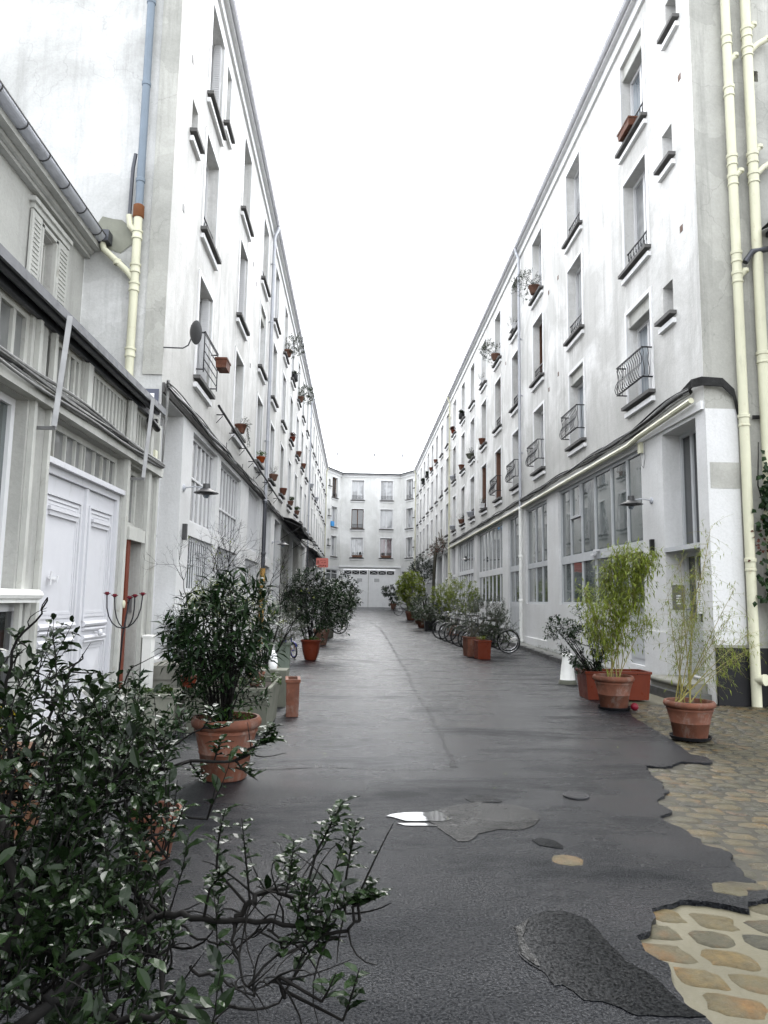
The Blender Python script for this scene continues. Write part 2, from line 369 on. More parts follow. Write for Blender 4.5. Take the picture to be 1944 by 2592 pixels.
def cobm(name, dk=1., sp=.3, r0=.34):
    m, n, p = newmat(name); P = wpos(n)
    at = nd(n, 'ShaderNodeAttribute', attribute_name='tint').outputs['Fac']
    c = ramp(n, at, [(k_, tuple(v_*dk for v_ in c_)) for k_, c_ in ((0., (.024,.025,.021)), (.3, (.050,.045,.028)), (.6, (.075,.060,.030)), (.85, (.095,.068,.028)), (1., (.035,.034,.027)))])
    c = mixc(n, mathn(n, 'MULTIPLY', ramp(n, noise_n(n, P, 4.2, 5, .6), [(.52, 0.), (.68, 1.)]), .5), c, tuple(v_*dk for v_ in (.15,.065,.018)))
    c = mixc(n, ramp(n, noise_n(n, P, 22, 6, .7), [(.3, 0.), (.7, 1.)]), mixc(n, .6, c, (.018,.017,.013)), c)
    c = mixc(n, ramp(n, noise_n(n, P, 5, 7, .75), [(.42, 0.), (.62, .75)]), c, tuple(v_*dk for v_ in (.06,.055,.036)))
    n.links.new(c, p.inputs['Base Color']); n.links.new(ramp(n, noise_n(n, P, 9, 3), [(.3, r0), (.7, r0+.25)]), p.inputs['Roughness']); p.inputs['IOR'].default_value = 1.36; p.inputs['Specular IOR Level'].default_value = sp
    bump(n, p, noise_n(n, P, 38, 6, .75), .9, .012); return m
M['cob'] = cobm('cobble_stone', 1.2, .18); M['cobw'] = cobm('wet_cobble_stone', 1.0, .32, .2)
# base sheet out to the horizon
mb = MB(); ys = [-60, 2, 18] + [18+52*i/8 for i in range(1, 9)] + [400]
for y0, y1 in zip(ys, ys[1:]):
    mb.poly([(-300, y0, gz(y0)-.028), (300, y0, gz(y0)-.028), (300, y1, gz(y1)-.028), (-300, y1, gz(y1)-.028)])
struct(mb.build('ground', M['mortar']))
def zb(l): return [(944+a*.6028, 1700+b*.6028) for a, b in l]
def gp(l): return [G(x, y) for x, y in l]
def ragged(P, amp, step, closed=False, seed=0):
    out = []; N = len(P)
    for i in range(N if closed else N-1):
        A = Vector(P[i]); B = Vector(P[(i+1) % N]); L = (B-A).length; k = max(1, int(L/step)); nrm = Vector((-(B-A).y, (B-A).x, 0)).normalized() if L > 1e-6 else Vector((0,0,0))
        for j in range(k):
            q = A + (B-A)*(j/k); f = noise.noise(Vector((q.x*9+seed, q.y*9, seed*1.7)))*amp + noise.noise(Vector((q.x*31+seed, q.y*31, seed)))*amp*.6
            out.append(q + nrm*f)
    if not closed: out.append(Vector(P[-1]))
    return out
import bmesh
def sheet(name, P, z, mat, thick=0., zf=None):
    """flat polygon triangulated, with a small edge face down to the surface below"""
    bm = bmesh.new(); vs = [bm.verts.new((p.x, p.y, (zf(p.x, p.y) if zf else z))) for p in P]
    f = bm.faces.new(vs); f.normal_update()
    if f.normal.z < 0: f.normal_flip()
    if thick:
        for i in range(len(vs)):
            a_, b_ = vs[i].co, vs[(i+1) % len(vs)].co
            q = [bm.verts.new(c) for c in (a_, b_, (b_.x, b_.y, b_.z-thick), (a_.x, a_.y, a_.z-thick))]; bm.faces.new(q)
    bmesh.ops.triangulate(bm, faces=[f], ngon_method='EAR_CLIP')
    me = bpy.data.meshes.new(name); bm.to_mesh(me); bm.free(); me.materials.append(mat)
    return struct(put(me, name))
edge_px = [(1090,190),(1250,285),(1335,350),(1405,362),(1435,375),(1428,386),(1380,385),(1300,378),(1250,396),(1200,403),(1145,398),(1160,430),(1200,452),(1205,470),(1215,495),(1240,508),(1195,552),(1240,572),(1248,590),(1215,615),(1245,645),(1300,660),(1350,690),(1400,732),(1450,748),(1500,775),(1505,800),(1560,850),(1600,890),(1659,925)]
fing = [(1659,965),(1610,968),(1570,975),(1580,1005),(1500,985),(1400,975),(1300,972),(1262,990),(1170,1000),(1180,1040),(1165,1100),(1110,1125),(1140,1180),(1240,1240),(1262,1320),(1310,1400),(1400,1480)]
E1 = gp(zb(edge_px)); E2 = gp(zb(fing))
E1f = ragged(E1[:3], .008, .06, seed=3) + ragged(E1[2:], .035, .03, seed=5)[1:]
far_r = Vector((5.16, E1[0].y+.25, 0))
right_lower = [E1[-1] + Vector((1.2, -.15, 0)), E2[0] + Vector((1.2, -.25, 0))]
poly = [Vector((-3.6, 18, 0)), Vector((5.16, 18, 0)), Vector((5.16, 12.9, 0)), Vector((4.4, 12.0, 0)), *E1f, *right_lower, *ragged(E2, .016, .03, seed=9), Vector((1.5, 1.2, 0)), Vector((1.9, -4, 0)), Vector((-3.6, -4, 0))]
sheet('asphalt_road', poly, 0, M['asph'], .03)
mb = MB()
ys = [18+52*i/26 for i in range(27)] + [75]
for y0, y1 in zip(ys, ys[1:]): mb.poly([(-4, y0, gz(y0)), (5.3, y0, gz(y0)), (5.3, y1, gz(y1)), (-4, y1, gz(y1))])
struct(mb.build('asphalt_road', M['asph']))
# dark repaired patches
pt = gp(zb([(600,1090),(650,1050),(720,1015),(790,1012),(850,1030),(900,1055),(940,1090),(1000,1160),(1060,1230),(1120,1265),(1180,1300),(1300,1390),(1400,1480),(1170,1480),(1110,1450),(1050,1430),(960,1390),(880,1390),(840,1370),(800,1350),(760,1325),(720,1290),(685,1255),(640,1230),(615,1200),(610,1150),(620,1120)]))
sheet('asphalt_patch', ragged(pt, .016, .03, True, 2), .004, M['asph2'], .003)
q1 = [(664,718),(700,705),(760,712),(800,738),(796,752),(760,750),(700,742)]
sheet('asphalt_patch', ragged(gp(zb(q1)), .008, .03, True, 6), .004, M['asph2'], .003)
q2 = [(385,535),(440,525),(500,530),(545,545),(530,556),(470,552),(410,550)]
sheet('asphalt_patch', ragged(gp(zb(q2)), .008, .03, True, 7), .004, M['asph2'], .003)
def tongue(px, name, mat, z=.004, amp=.012, seed=1): return sheet(name, ragged(gp(px), amp, .04, True, seed), z, mat, z-.001)
def zm(l): return [(940+a*.33755, 1950+b*.33755) for a, b in l]
mp, n, p = newmat('puddle_water'); p.inputs['Base Color'].default_value = (.035,.035,.034,1); p.inputs['Roughness'].default_value = .04
p.inputs['Specular IOR Level'].default_value = .6; P_ = wpos(n); bump(n, p, noise_n(n, P_, 5, 2), .06, .01); M['pud'] = mp
mw = wet_asphalt('slick_worn_asphalt', (.007,.0072,.0070), .12, .42, grain=.5, spec=.20); M['slick'] = mw
tongue(zm([(480,320),(560,290),(700,262),(800,250),(950,258),(1050,268),(1180,290),(1250,340),(1255,370),(1220,430),(1120,452),(960,458),(860,475),(800,490),(770,525),(720,545),(650,540),(590,505),(530,470),(500,440),(470,410),(440,400)]), 'asphalt_patch', M['slick'], .004, .014, 4)
tongue(zm([(110,362),(150,335),(250,325),(350,330),(430,328),(485,322),(560,345),(600,385),(560,405),(440,402),(330,398),(260,392),(180,382)]), 'puddle', M['pud'], .007, .016, 8)
tongue(zm([(190,402),(300,408),(430,412),(500,424),(470,432),(360,424),(250,418)]), 'puddle', M['pud'], .006, .012, 15)
tongue([(975,1612),(1010,1610),(1032,1615),(1008,1620)], 'puddle', M['slick'], .02, .05, 16) if False else None
struct(sheet('puddle', ragged(gp(zb([(600,1092),(632,1070),(660,1052),(640,1095),(632,1140),(655,1190),(700,1250),(690,1262),(650,1232),(622,1200),(612,1150)])), .008, .03, True, 12), .007, M['slick'], .002))
# dark crack running up the alley + seam
def crack(px, wd, seed):
    P = ragged(gp(px), .03, .12, False, seed); mb = MB()
    L = []
    for i, p_ in enumerate(P):
        d = (P[min(i+1, len(P)-1)]-P[max(0, i-1)]).normalized(); nn = Vector((-d.y, d.x, 0)); ww = wd*(.4+abs(noise.noise(p_*6))*1.6)
        z = gz(p_.y)+.004; L.append((mb.v((p_.x-nn.x*ww, p_.y-nn.y*ww, z)), mb.v((p_.x+nn.x*ww, p_.y+nn.y*ww, z))))
    for A, B in zip(L, L[1:]): mb.f((A[0], A[1], B[1], B[0]))
    struct(mb.build('asphalt_crack', M['asph2']))
crack([(962,1590),(985,1625),(1000,1652),(1030,1700),(1052,1755),(1085,1800),(1110,1850),(1135,1905),(1150,1945)], .03, 3)
crack([(560,1952),(700,1948),(820,1946),(980,1949),(1150,1950)], .010, 5)
crack([(935,1575),(962,1590)], .02, 9)
# cobbles
random.seed(11); mb = MB(); mbw = MB()
inside_poly = [(p_.x, p_.y) for p_ in poly]
def inside(x, y, pl=inside_poly):
    c = False; j = len(pl)-1
    for i in range(len(pl)):
        if (pl[i][1] > y) != (pl[j][1] > y) and x < (pl[j][0]-pl[i][0])*(y-pl[i][1])/(pl[j][1]-pl[i][1])+pl[i][0]: c = not c
        j = i
    return c
def stone(mb, x, y, a, b, rz, h, z0=-.03, sh=0.):
    cx = math.cos(rz); sx = math.sin(rz); mb.t = max(.001, min(1, random.random()**.9)); N = 14; rings = []
    ph = random.uniform(.42, .75); wob = [random.uniform(.88, 1.10) for _ in range(N)]
    for (s_, z) in ((1.10, -.004), (1.0, h*.38), (.86, h*.72), (.62, h*.93), (.3, h)):
        R = []
        for k in range(N):
            t = 2*pi*k/N; c_ = abs(cos(t))**ph*(1 if cos(t) > 0 else -1)*a*s_*wob[k]; d_ = abs(sin(t))**ph*(1 if sin(t) > 0 else -1)*b*s_*wob[k]
            c_ += d_*sh; q_ = (x+c_*cx-d_*sx, y+c_*sx+d_*cx); R.append(mb.v((*q_, z0+z+noise.noise(Vector((q_[0]*28, q_[1]*28, ph)))*.0045)))
        rings.append(R)
    for A, B in zip(rings, rings[1:]):
        for k in range(N): mb.f((A[k], A[(k+1)%N], B[(k+1)%N], B[k]))
    mb.f(rings[-1])
# tight rows (further zone) and wide-mortared rows (near corner)
ang = radians(-14)
r = 0
y = -2.0
v = -6.0
while v < 16:
    near = v < 4.25
    step = .20 if near else .145
    u = -3.0 + (r % 2)*.1
    while u < 12:
        du = random.uniform(.22, .31) if near else random.uniform(.18, .25)
        x_ = (u+du/2)*cos(ang) - v*sin(ang); y_ = (u+du/2)*sin(ang) + v*cos(ang)
        if 1.0 < x_ < 8.5 and 1.3 < y_ < 11.1 and not inside(x_, y_) and (x_ < 5.1 or y_ < 11.1):
            j = .012
            if near: stone(mb, x_+random.uniform(-j, j), y_+random.uniform(-j, j), du*.385, step*.38, ang+random.uniform(-.22, .22), random.uniform(.010, .016), -.0295, random.uniform(-.35, .0))
            else: stone(mbw, x_+random.uniform(-j, j)*.6, y_+random.uniform(-j, j)*.6, du*.455, step*.435, ang+random.uniform(-.06, .06), random.uniform(.016, .026), -.03, random.uniform(-.3, .1))
        u += du
    v += step; r += 1
struct(mb.build('cobblestones', M['cob'], smooth=True, ang=60)); struct(mbw.build('cobblestones', M['cobw'], smooth=True, ang=60))
# two stones showing through the asphalt
mb = MB()
for px in ([(816,797)], [(1495,930)]):
    g_ = G(*zb(px)[0]); stone(mb, g_.x, g_.y, .085, .075, -.4, .008, 0.); 
g_ = G(1880, 2250); stone(mb, g_.x, g_.y, .12, .05, -.1, .008, 0.)
struct(mb.build('cobblestones', M['cob'], smooth=True, ang=60))
bed = [p_ for p_ in [Vector((1.2, 4.15, 0)), Vector((9, 2.3, 0)), Vector((9, 11.2, 0)), Vector((1.2, 11.2, 0))]]
M['bed'] = plaster('dark_joint_grit', (.034,.031,.022), (.016,.015,.011), .4, .1, .5, crack=0)
sheet('cobble_bed', ragged(bed, .03, .08, True, 3), -.021, M['bed'])
# right pavement with kerb, left apron
mb = MB(); ys = [11.3, 18] + [18+52*i/10 for i in range(1, 10)] + [68]
for y0, y1 in zip(ys, ys[1:]): mb.poly([(5.27, y0, gz(y0)+.11), (5.75, y0, gz(y0)+.13), (5.75, y1, gz(y1)+.13), (5.27, y1, gz(y1)+.11)])
mb.poly([(5.27, 11.3, .11), (5.75, 11.3, .13), (5.75, 11.3, -.03), (5.27, 11.3, -.03)])
struct(mb.build('pavement', M['pave']))
mb = MB(); y = 11.3
while y < 66:
    y1 = y+1.0; z = gz(y)
    mb.box(5.14, y+.006, z-.1, 5.27, y1-.006, z+.115); y = y1
struct(mb.build('kerb', M['kerb']))
# manhole covers
def cover(px, r, label):
    g_ = G(*px); mb = MB(); mb.lathe([(0, .006), (r*.8, .006), (r*.82, .010), (r, .010), (r*1.02, 0)], n=30)
    for k in range(-5, 6):
        x = k*r*.14; hh = sqrt(max(0, (r*.75)**2-x*x)); mb.box(x-.008, -hh, .006, x+.008, hh, .011)
    tag(mb.build('manhole_cover', M['iron'], loc=(g_.x, g_.y, .004)), label, 'manhole cover')
cover((1458, 2021), .098, 'small round ribbed iron cover set in the asphalt beyond the puddle')
# ================= BUILDINGS =================
def wall(mb, u0, u1, z0, z1, holes):
    """wall sheet in the local plane y=0 with real openings; holes = (ua, ub, za, zb, depth)"""
    us = sorted(set([u0, u1]+[h[0] for h in holes]+[h[1] for h in holes])); zs = sorted(set([z0, z1]+[h[2] for h in holes]+[h[3] for h in holes]))
    us = [x for x in us if u0 <= x <= u1]; zs = [x for x in zs if z0 <= x <= z1]
    for ua, ub in zip(us, us[1:]):
        run = None
        for za, zb_ in zip(zs, zs[1:]):
            cu, cz = (ua+ub)/2, (za+zb_)/2
            solid = not any(h[0] < cu < h[1] and h[2] < cz < h[3] for h in holes)
            if solid: run = (run[0], zb_) if run else (za, zb_)
            if (not solid or zb_ == zs[-1]) and run:
                mb.t = 1. if any(h[0] < cu < h[1] and abs(h[2]-run[1]) < .01 or (h[0] < cu < h[1] and run[1] <= h[2]+.01) for h in holes) and abs(run[1]-run[0]) < 3 else 0.
                mb.poly([(ua, 0, run[0]), (ub, 0, run[0]), (ub, 0, run[1]), (ua, 0, run[1])]); run = None
    mb.t = 0.
    for (a_, b_, c_, d_, dp) in holes:
        for q in (((a_,0,c_),(a_,0,d_),(a_,dp,d_),(a_,dp,c_)), ((b_,0,c_),(b_,dp,c_),(b_,dp,d_),(b_,0,d_)), ((a_,0,d_),(b_,0,d_),(b_,dp,d_),(a_,dp,d_)), ((a_,0,c_),(a_,dp,c_),(b_,dp,c_),(b_,0,c_))): mb.poly(q)
DEP = .27
def make_window(w_, h_, kind, glass='glass_c', rail=None, shutter=None, sill=True, trim=True, rolled=0.):
    mb = MB(); t_ = .085
    if trim:
        mb.box(-w_/2-t_, -.024, -.02, -w_/2, .004, h_+t_); mb.box(w_/2, -.024, -.02, w_/2+t_, .004, h_+t_); mb.box(-w_/2, -.024, h_, w_/2, .004, h_+t_)
    if sill: mb.box(-w_/2-.10, -.07, -.25, w_/2+.10, .004, -.16)
    if not trim and not sill: mb.box(-w_/2, -.01, -.03, w_/2, .004, 0)
    win = mb.build('window', M['trim'])
    if sill:
        mb = MB(); mb.box(-w_/2-.12, -.13, -.095, w_/2+.12, -.0, -.03); mb.box(-w_/2+.002, -.0, -.03, w_/2-.002, DEP, .012)
        mb.build('sill', M['slab'], win)
    fm = {'white': 'frame_w', 'brown': 'wood_br', 'cream': 'cream_w'}[kind]
    mb = MB(); y0, y1 = DEP-.07, DEP-.005; H = h_-rolled; e = .001
    mb.box(-w_/2+e, y0, .013, -w_/2+.065, y1, H-e); mb.box(w_/2-.065, y0, .013, w_/2-e, y1, H-e)
    mb.box(-w_/2+.065, y0+.002, .013, w_/2-.065, y1, .09); mb.box(-w_/2+.065, y0+.002, H-.075, w_/2-.065, y1, H-e)
    if w_ > .7: mb.box(-.045, y0-.008, .09, .045, y1, H-.075)
    mb.build('frame', M[fm], win)
    mb = MB()
    if w_ > .7: mb.poly([(-w_/2+.065, y1-.02, .09), (-.045, y1-.02, .09), (-.045, y1-.02, H-.075), (-w_/2+.065, y1-.02, H-.075)]); mb.poly([(.045, y1-.02, .09), (w_/2-.065, y1-.02, .09), (w_/2-.065, y1-.02, H-.075), (.045, y1-.02, H-.075)])
    else: mb.poly([(-w_/2+.06, y1-.02, .09), (w_/2-.06, y1-.02, .09), (w_/2-.06, y1-.02, H-.07), (-w_/2+.06, y1-.02, H-.07)])
    mb.build('pane', M[glass], win)
    if rolled:
        mb = MB(); mb.box(-w_/2+.003, .05, h_-rolled, w_/2-.003, DEP-.004, h_-.003)
        mb.tube([(-w_/2+.02, .045, h_-rolled+.02), (w_/2-.02, .045, h_-rolled+.02)], .022, 8)
        mb.build('roller_blind', M['cream_w'], win, True)
    if rail == 'flat':
        mb = MB(); y = .05
        for z in (.10, .40): mb.box(-w_/2+.002, y-.012, z-.012, w_/2-.002, y+.012, z+.012)
        k = 9
        for i in range(k):
            x0 = -w_/2 + w_*(i+.5)/k; mb.tube([(x0, y, .10), (x0+.03, y, .2), (x0-.03, y, .3), (x0, y, .40)], .007, 4, False)
            mb.torus((x0, y, .25), .035, .006, (0,1,0), 10, 4)
        mb.build('railing', M['iron'], win)
    if rail == 'balconet':
        mb = MB(); w2 = w_/2+.06; D = -.22
        for z, r_ in ((.80, .016), (.22, .013)):
            mb.bar((-w2, .0, z), (-w2, D, z), .03, .02); mb.bar((w2, .0, z), (w2, D, z), .03, .02); mb.bar((-w2-.015, D, z), (w2+.015, D, z), .03, .022)
        def bl(x, y): return [(x, y, .80), (x, y-.02, .72), (x, y+.015, .62), (x, y+.005, .52), (x, y-.045, .42), (x, y-.07, .32), (x, y-.05, .24), (x, y, .215)]
        for i in range(13): mb.tube(bl(-w2+2*w2*(i+.5)/13, D), .0075, 5, False)
        for sx in (-1, 1):
            for yy in (-.1, -.2): mb.tube([(sx*w2, yy, .8), (sx*(w2+.02), yy, .68), (sx*(w2-.01), yy, .55), (sx*(w2+.05), yy, .36), (sx*(w2+.04), yy, .27), (sx*w2, yy, .22)], .0075, 5, False)
        mb.build('balcony_railing', M['iron'], win)
    if rail == 'bars':
        mb = MB(); w2 = w_/2+.03; D = -.16
        for z in (.78, .62, .46, .30, .14): mb.bar((-w2, D, z), (w2, D, z), .014, .014)
        for sx in (-1, 1):
            mb.bar((sx*w2, D, .05), (sx*w2, D, .82), .02, .02)
            for z in (.80, .10): mb.bar((sx*w2, 0, z), (sx*w2, D, z), .02, .02)
        mb.bar((-w2, D, .82), (w2, D, .82), .03, .02)
        mb.build('railing', M['iron'], win)
    if shutter:
        mt = {'white': 'frame_w', 'brown': 'wood_br', 'orange': 'terra_p'}[shutter]
        k = int(h_/.05)
        for sx in (-1, 1):
            mb = MB(); x = sx*(w_/2-.035)
            for i in range(3): mb.box(x-.012-sx*i*.028, .03+.002*i, .03, x+.012-sx*i*.028, DEP-.08, h_-.03)
            for i in range(k): mb.box(x-sx*.075, .05, .05+i*.05, x-sx*.070, DEP-.10, .075+i*.05)
            mb.build('shutter', M[mt], win)
    return win
def win_protos():
    D = {}
    D['w'] = make_window(1.2, 1.93, 'white'); D['wf'] = make_window(1.2, 1.93, 'white', rail='flat'); D['wr'] = make_window(1.2, 1.93, 'white', 'glass_cb', rolled=.33)
    D['wrf'] = make_window(1.2, 1.93, 'white', 'glass_cb', rail='flat', rolled=.33)
    D['b'] = make_window(1.2, 1.93, 'brown', 'glass_d', rail='flat'); D['o'] = make_window(1.2, 1.93, 'cream', 'glass_c', rail='flat', shutter='orange')
    D['s'] = make_window(1.2, 1.93, 'white', 'glass_l', shutter='white'); D['bal'] = make_window(1.2, 1.93, 'white', 'glass_cb', rail='balconet', rolled=.3)
    D['bal2'] = make_window(1.2, 1.93, 'white', 'glass_c', rail='balconet'); D['balb'] = make_window(1.2, 1.93, 'cream', 'glass_c', rail='balconet', shutter='orange')
    D['bars'] = make_window(1.2, 1.93, 'white', 'glass_c', rail='bars', shutter='white'); D['red'] = make_window(1.2, 1.93, 'white', 'glass_red')
    D['small'] = make_window(.42, .60, 'white', 'glass_d', trim=False)
    D['nar'] = make_window(.5, 1.35, 'white', 'glass_cb')
    return D
PRO = win_protos(); USED = set()
def place_win(key, parent, u, z, y=0, rz=0):
    if key in USED: o = copy_tree(PRO[key], parent)
    else: o = PRO[key]; o.parent = parent; USED.add(key)
    o.location = (u, y, z); o.rotation_euler = (0, 0, rz); return o
LV = [5.58, 8.46, 11.22]; WH = 1.93
def shopwin(parent, u0, u1, z0, z1, mull, rails, fmat, gmat, dep, mw=.06, bars=None, name='window'):
    mb = MB(); f_ = .07; y0, y1 = dep-.07, dep-.004
    mb.box(u0+.001, y0, z0+.001, u0+f_, y1, z1-.001); mb.box(u1-f_, y0, z0+.001, u1-.001, y1, z1-.001)
    mb.box(u0+f_, y0+.002, z0+.001, u1-f_, y1, z0+f_); mb.box(u0+f_, y0+.002, z1-f_, u1-f_, y1, z1-.001)
    for x in mull: mb.box(x-mw/2, y0+.004, z0+f_, x+mw/2, y1, z1-f_)
    for (a_, b_) in rails: mb.box(u0+f_, y0-.006, a_, u1-f_, y1, b_)
    fr = mb.build(name, M[fmat], parent)
    mb = MB(); mb.poly([(u0+.02, y1-.03, z0+.02), (u1-.02, y1-.03, z0+.02), (u1-.02, y1-.03, z1-.02), (u0+.02, y1-.03, z1-.02)]); mb.build('pane', M[gmat], fr)
    if bars:
        mb = MB()
        for x in bars: mb.tube([(x, y0-.05, z0+.01), (x, y0-.05, z1-.01)], .009, 6)
        mb.bar((u0, y0-.05, (z0+z1)/2), (u1, y0-.05, (z0+z1)/2), .02, .008); mb.build('bars', M['frame_w'], fr)
    return fr
def lin(a_, b_, n_): return [a_+(b_-a_)*(i+1)/(n_+1) for i in range(n_)]
def drainpipe(parent, u, ztop, zb_, y=-.10, mats=('zinc_d','zinc_d'), zs=4.7, r=.05):
    mb = MB(); mb.tube([(u, -.2, ztop+.12), (u, -.2, ztop), (u, y, ztop-.25), (u, y, zs)], r, 10)
    z = ztop-1.2
    while z > zs+.2: mb.lathe([(r*1.02, z-.03), (r*1.22, z-.025), (r*1.22, z+.025), (r*1.02, z+.03)], (u, y, 0), 10); mb.box(u-.02, y, z-.02, u+.02, 0, z+.02); z -= 2.0
    o = mb.build('drainpipe', M[mats[0]], parent, True)
    mb = MB(); r2 = r*1.15; mb.tube([(u, y, zs), (u, y, zb_)], r2, 10)
    for z in (zs-.05, (zs+zb_)/2+.6, zb_+1.4, zb_+.1): mb.lathe([(r2, z-.05), (r2*1.25, z-.04), (r2*1.25, z+.03), (r2, z+.05)], (u, y, 0), 10)
    mb.build('drainpipe', M[mats[1]], parent, True)
def eaves(parent, u0, u1, z=13.9, white=True):
    mb = MB(); mb.box(u0, -.16, z-.10, u1, .5, z-.02); mb.box(u0, -.06, z-.32, u1, .004, z-.10); mb.build('cornice', M['trim'], parent)
    mb = MB(); n_ = 7; R = .055; yc = -.215
    for k in range(n_):
        a1, a2 = pi+pi*k/n_, pi+pi*(k+1)/n_
        mb.poly([(u0, yc+R*cos(a1), z+R*sin(a1)), (u0, yc+R*cos(a2), z+R*sin(a2)), (u1, yc+R*cos(a2), z+R*sin(a2)), (u1, yc+R*cos(a1), z+R*sin(a1))])
    mb.bar((u0, yc-R, z+.01), (u1, yc-R, z+.01), .022, .022); mb.build('gutter', M['zinc_l'], parent, True)
    mb = MB(); mb.poly([(u0, -.16, z), (u1, -.16, z), (u1, 3.2, z+1.7), (u0, 3.2, z+1.7)]); mb.poly([(u0, 3.2, z+1.7), (u1, 3.2, z+1.7), (u1, 8.5, z+1.9), (u0, 8.5, z+1.9)]); mb.build('roof', M['roof'], parent)
def cables(parent, path_f, n_, u0, u1, du, mat, r, name='cables', amp=.03, zs=.1, seed=0, mix=None):
    rr = random.Random(seed); mb = MB()
    for k in range(n_):
        P = []; u = u0; ph = rr.uniform(0, 9); oz = rr.uniform(-zs, zs); oy = rr.uniform(-.05, -.015)
        while u < u1:
            y_, z_ = path_f(u); P.append((u, y_+oy, z_+oz*(.6+.5*sin(u*.8+ph))+amp*sin(u*2.1+ph*2))); u += du
        mb.m = (rr.randrange(len(mat)) if isinstance(mat, list) else 0)
        mb.tube(P, r*rr.uniform(.7, 1.3), 5, False)
    return mb.build(name, [M[x] for x in mat] if isinstance(mat, list) else M[mat], parent, True, 180)
# ---------- right building ----------
RB = empty('apartment_building', (XR, 0, 0), radians(-90))
tag(RB, 'right-hand long white apartment block with curved iron balcony grilles over big workshop windows', 'building')
Yc = [13.75,17.85,21.7,24.85,28.1,31.3,34.5,37.6,41.0,44.2,47.2,50.2,53.3,56.4,59.6,62.7,65.8]
holes = []
for y in Yc:
    for z in LV: holes.append((-y-.6, -y+.6, z, z+WH, DEP))
for (y, z) in ((12.37, 6.72), (12.2, 9.62), (11.87, 12.05)): holes.append((-y-.21, -y+.21, z, z+.6, DEP))
mb = MB(); wall(mb, -68.4, -11.17, 4.78, 13.9, holes)
mb.build('wall', M['wall_r'], RB)
f1 = ['bal','bal','bal2','bal2','balb','o','wf','b','w','s','w','wf','w','b','w','w','w']
f2 = ['wf','wf','b','b','b','w','wf','w','b','w','wf','w','s','w','w','b','w']
f3 = ['wrf','wf','w','b','w','w','w','wf','w','s','w','w','wf','w','w','w','w']
for row, z in zip((f1, f2, f3), LV):
    for k, y in zip(row, Yc): place_win(k, RB, -y, z)
for (y, z) in ((12.37, 6.72), (12.2, 9.62), (11.87, 12.05)): place_win('small', RB, -y, z)
for (y, z) in ((11.62, 10.83), (11.75, 8.05), (19.4, 10.7), (20.4, 10.7), (19.5, 7.9), (20.5, 7.75), (26.6, 10.6), (33, 8.0), (19.4, 4.98), (21.0, 4.98)):
    mb = MB(); mb.box(-y-.055, -.006, z-.06, -y+.055, .004, z+.06); mb.build('vent', M['wood_br'], RB)
gh = [(-12.83,-11.50,.25,4.60,.40), (-19.70,-13.82,1.47,4.58,.14), (-14.72,-13.86,.33,1.47,.14), (-23.6,-20.9,1.47,4.55,.14), (-26.35,-24.15,.30,4.58,.14),
      (-33.15,-27.4,1.47,4.58,.14), (-39.5,-34.1,1.47,4.6,.14), (-42.1,-40.45,.5,4.6,.14), (-46.0,-43.4,.6,4.5,.2), (-49.6,-46.8,.6,4.5,.2), (-55.8,-50.4,1.5,4.5,.14), (-60.5,-56.6,1.5,4.5,.14), (-66.5,-61.5,1.5,4.5,.14)]
mb = MB(); wall(mb, -68.4, -11.17, 0, 4.78, gh)
# pilaster plinths
for (a_, b_) in ((12.83, 13.8), (19.72, 20.88)): mb.box(-b_, -.035, .05, -a_, .004, 1.02)
mb.box(-23.6, -.05, .05, -20.9, .004, .42)
mb.build('ground_floor_wall', M['base_wh'], RB)
mb = MB(); mb.box(-68.4, -.05, 4.66, -11.2, -.002, 4.80); mb.build('string_course', M['trim'], RB)
# entrance door with tall transom
shopwin(RB, -12.83, -11.50, 2.50, 4.60, [-12.39, -11.94], [], 'frame_g', 'glass_d', .40, .08, name='transom_window')
mb = MB(); y0 = .33
mb.box(-12.829, y0, .30, -12.71, .396, 2.50); mb.box(-11.62, y0, .30, -11.501, .396, 2.50); mb.box(-12.71, y0, 2.36, -11.62, .396, 2.499)
mb.box(-12.71, y0+.012, .30, -11.62, .39, 1.22); mb.box(-12.60, y0+.004, .42, -11.73, .385, 1.10)
for x in (-12.36, -11.97): mb.box(x-.035, y0+.002, 1.22, x+.035, .392, 2.36)
mb.box(-12.83, -.02, 2.44, -11.50, .33, 2.52)
dr = mb.build('door', M['frame_g'], RB); mb = MB(); mb.poly([(-12.71, .37, 1.22), (-11.62, .37, 1.22), (-11.62, .37, 2.36), (-12.71, .37, 2.36)]); mb.build('pane', M['glass_d'], dr)
mb = MB(); mb.tube([(-12.66, y0-.05, 1.15), (-12.66, y0-.05, 1.45)], .012, 8); mb.bar((-12.66, y0, 1.17), (-12.66, y0-.05, 1.17), .015); mb.bar((-12.66, y0, 1.43), (-12.66, y0-.05, 1.43), .015); mb.build('handle', M['steel'], dr, True)
mb = MB(); mb.box(-12.829, .10, 1.42, -12.817, .32, 1.86); ip = mb.build('intercom_panel', M['steel'], RB)
mb = MB()
for k in range(4): mb.box(-12.817, .17, 1.52+k*.045, -12.813, .25, 1.545+k*.045)
mb.build('buttons', M['paper'], ip)
mb = MB(); mb.poly([(-12.34, y0-.004, 1.36), (-12.12, y0-.004, 1.36), (-12.12, y0-.004, 1.93), (-12.34, y0-.004, 1.93)]); nt_ = mb.build('paper_notice', M['paper'], RB)
mb = MB(); mb.poly([(-12.31, y0-.006, 1.80), (-12.25, y0-.006, 1.80), (-12.25, y0-.006, 1.90), (-12.31, y0-.006, 1.90)])
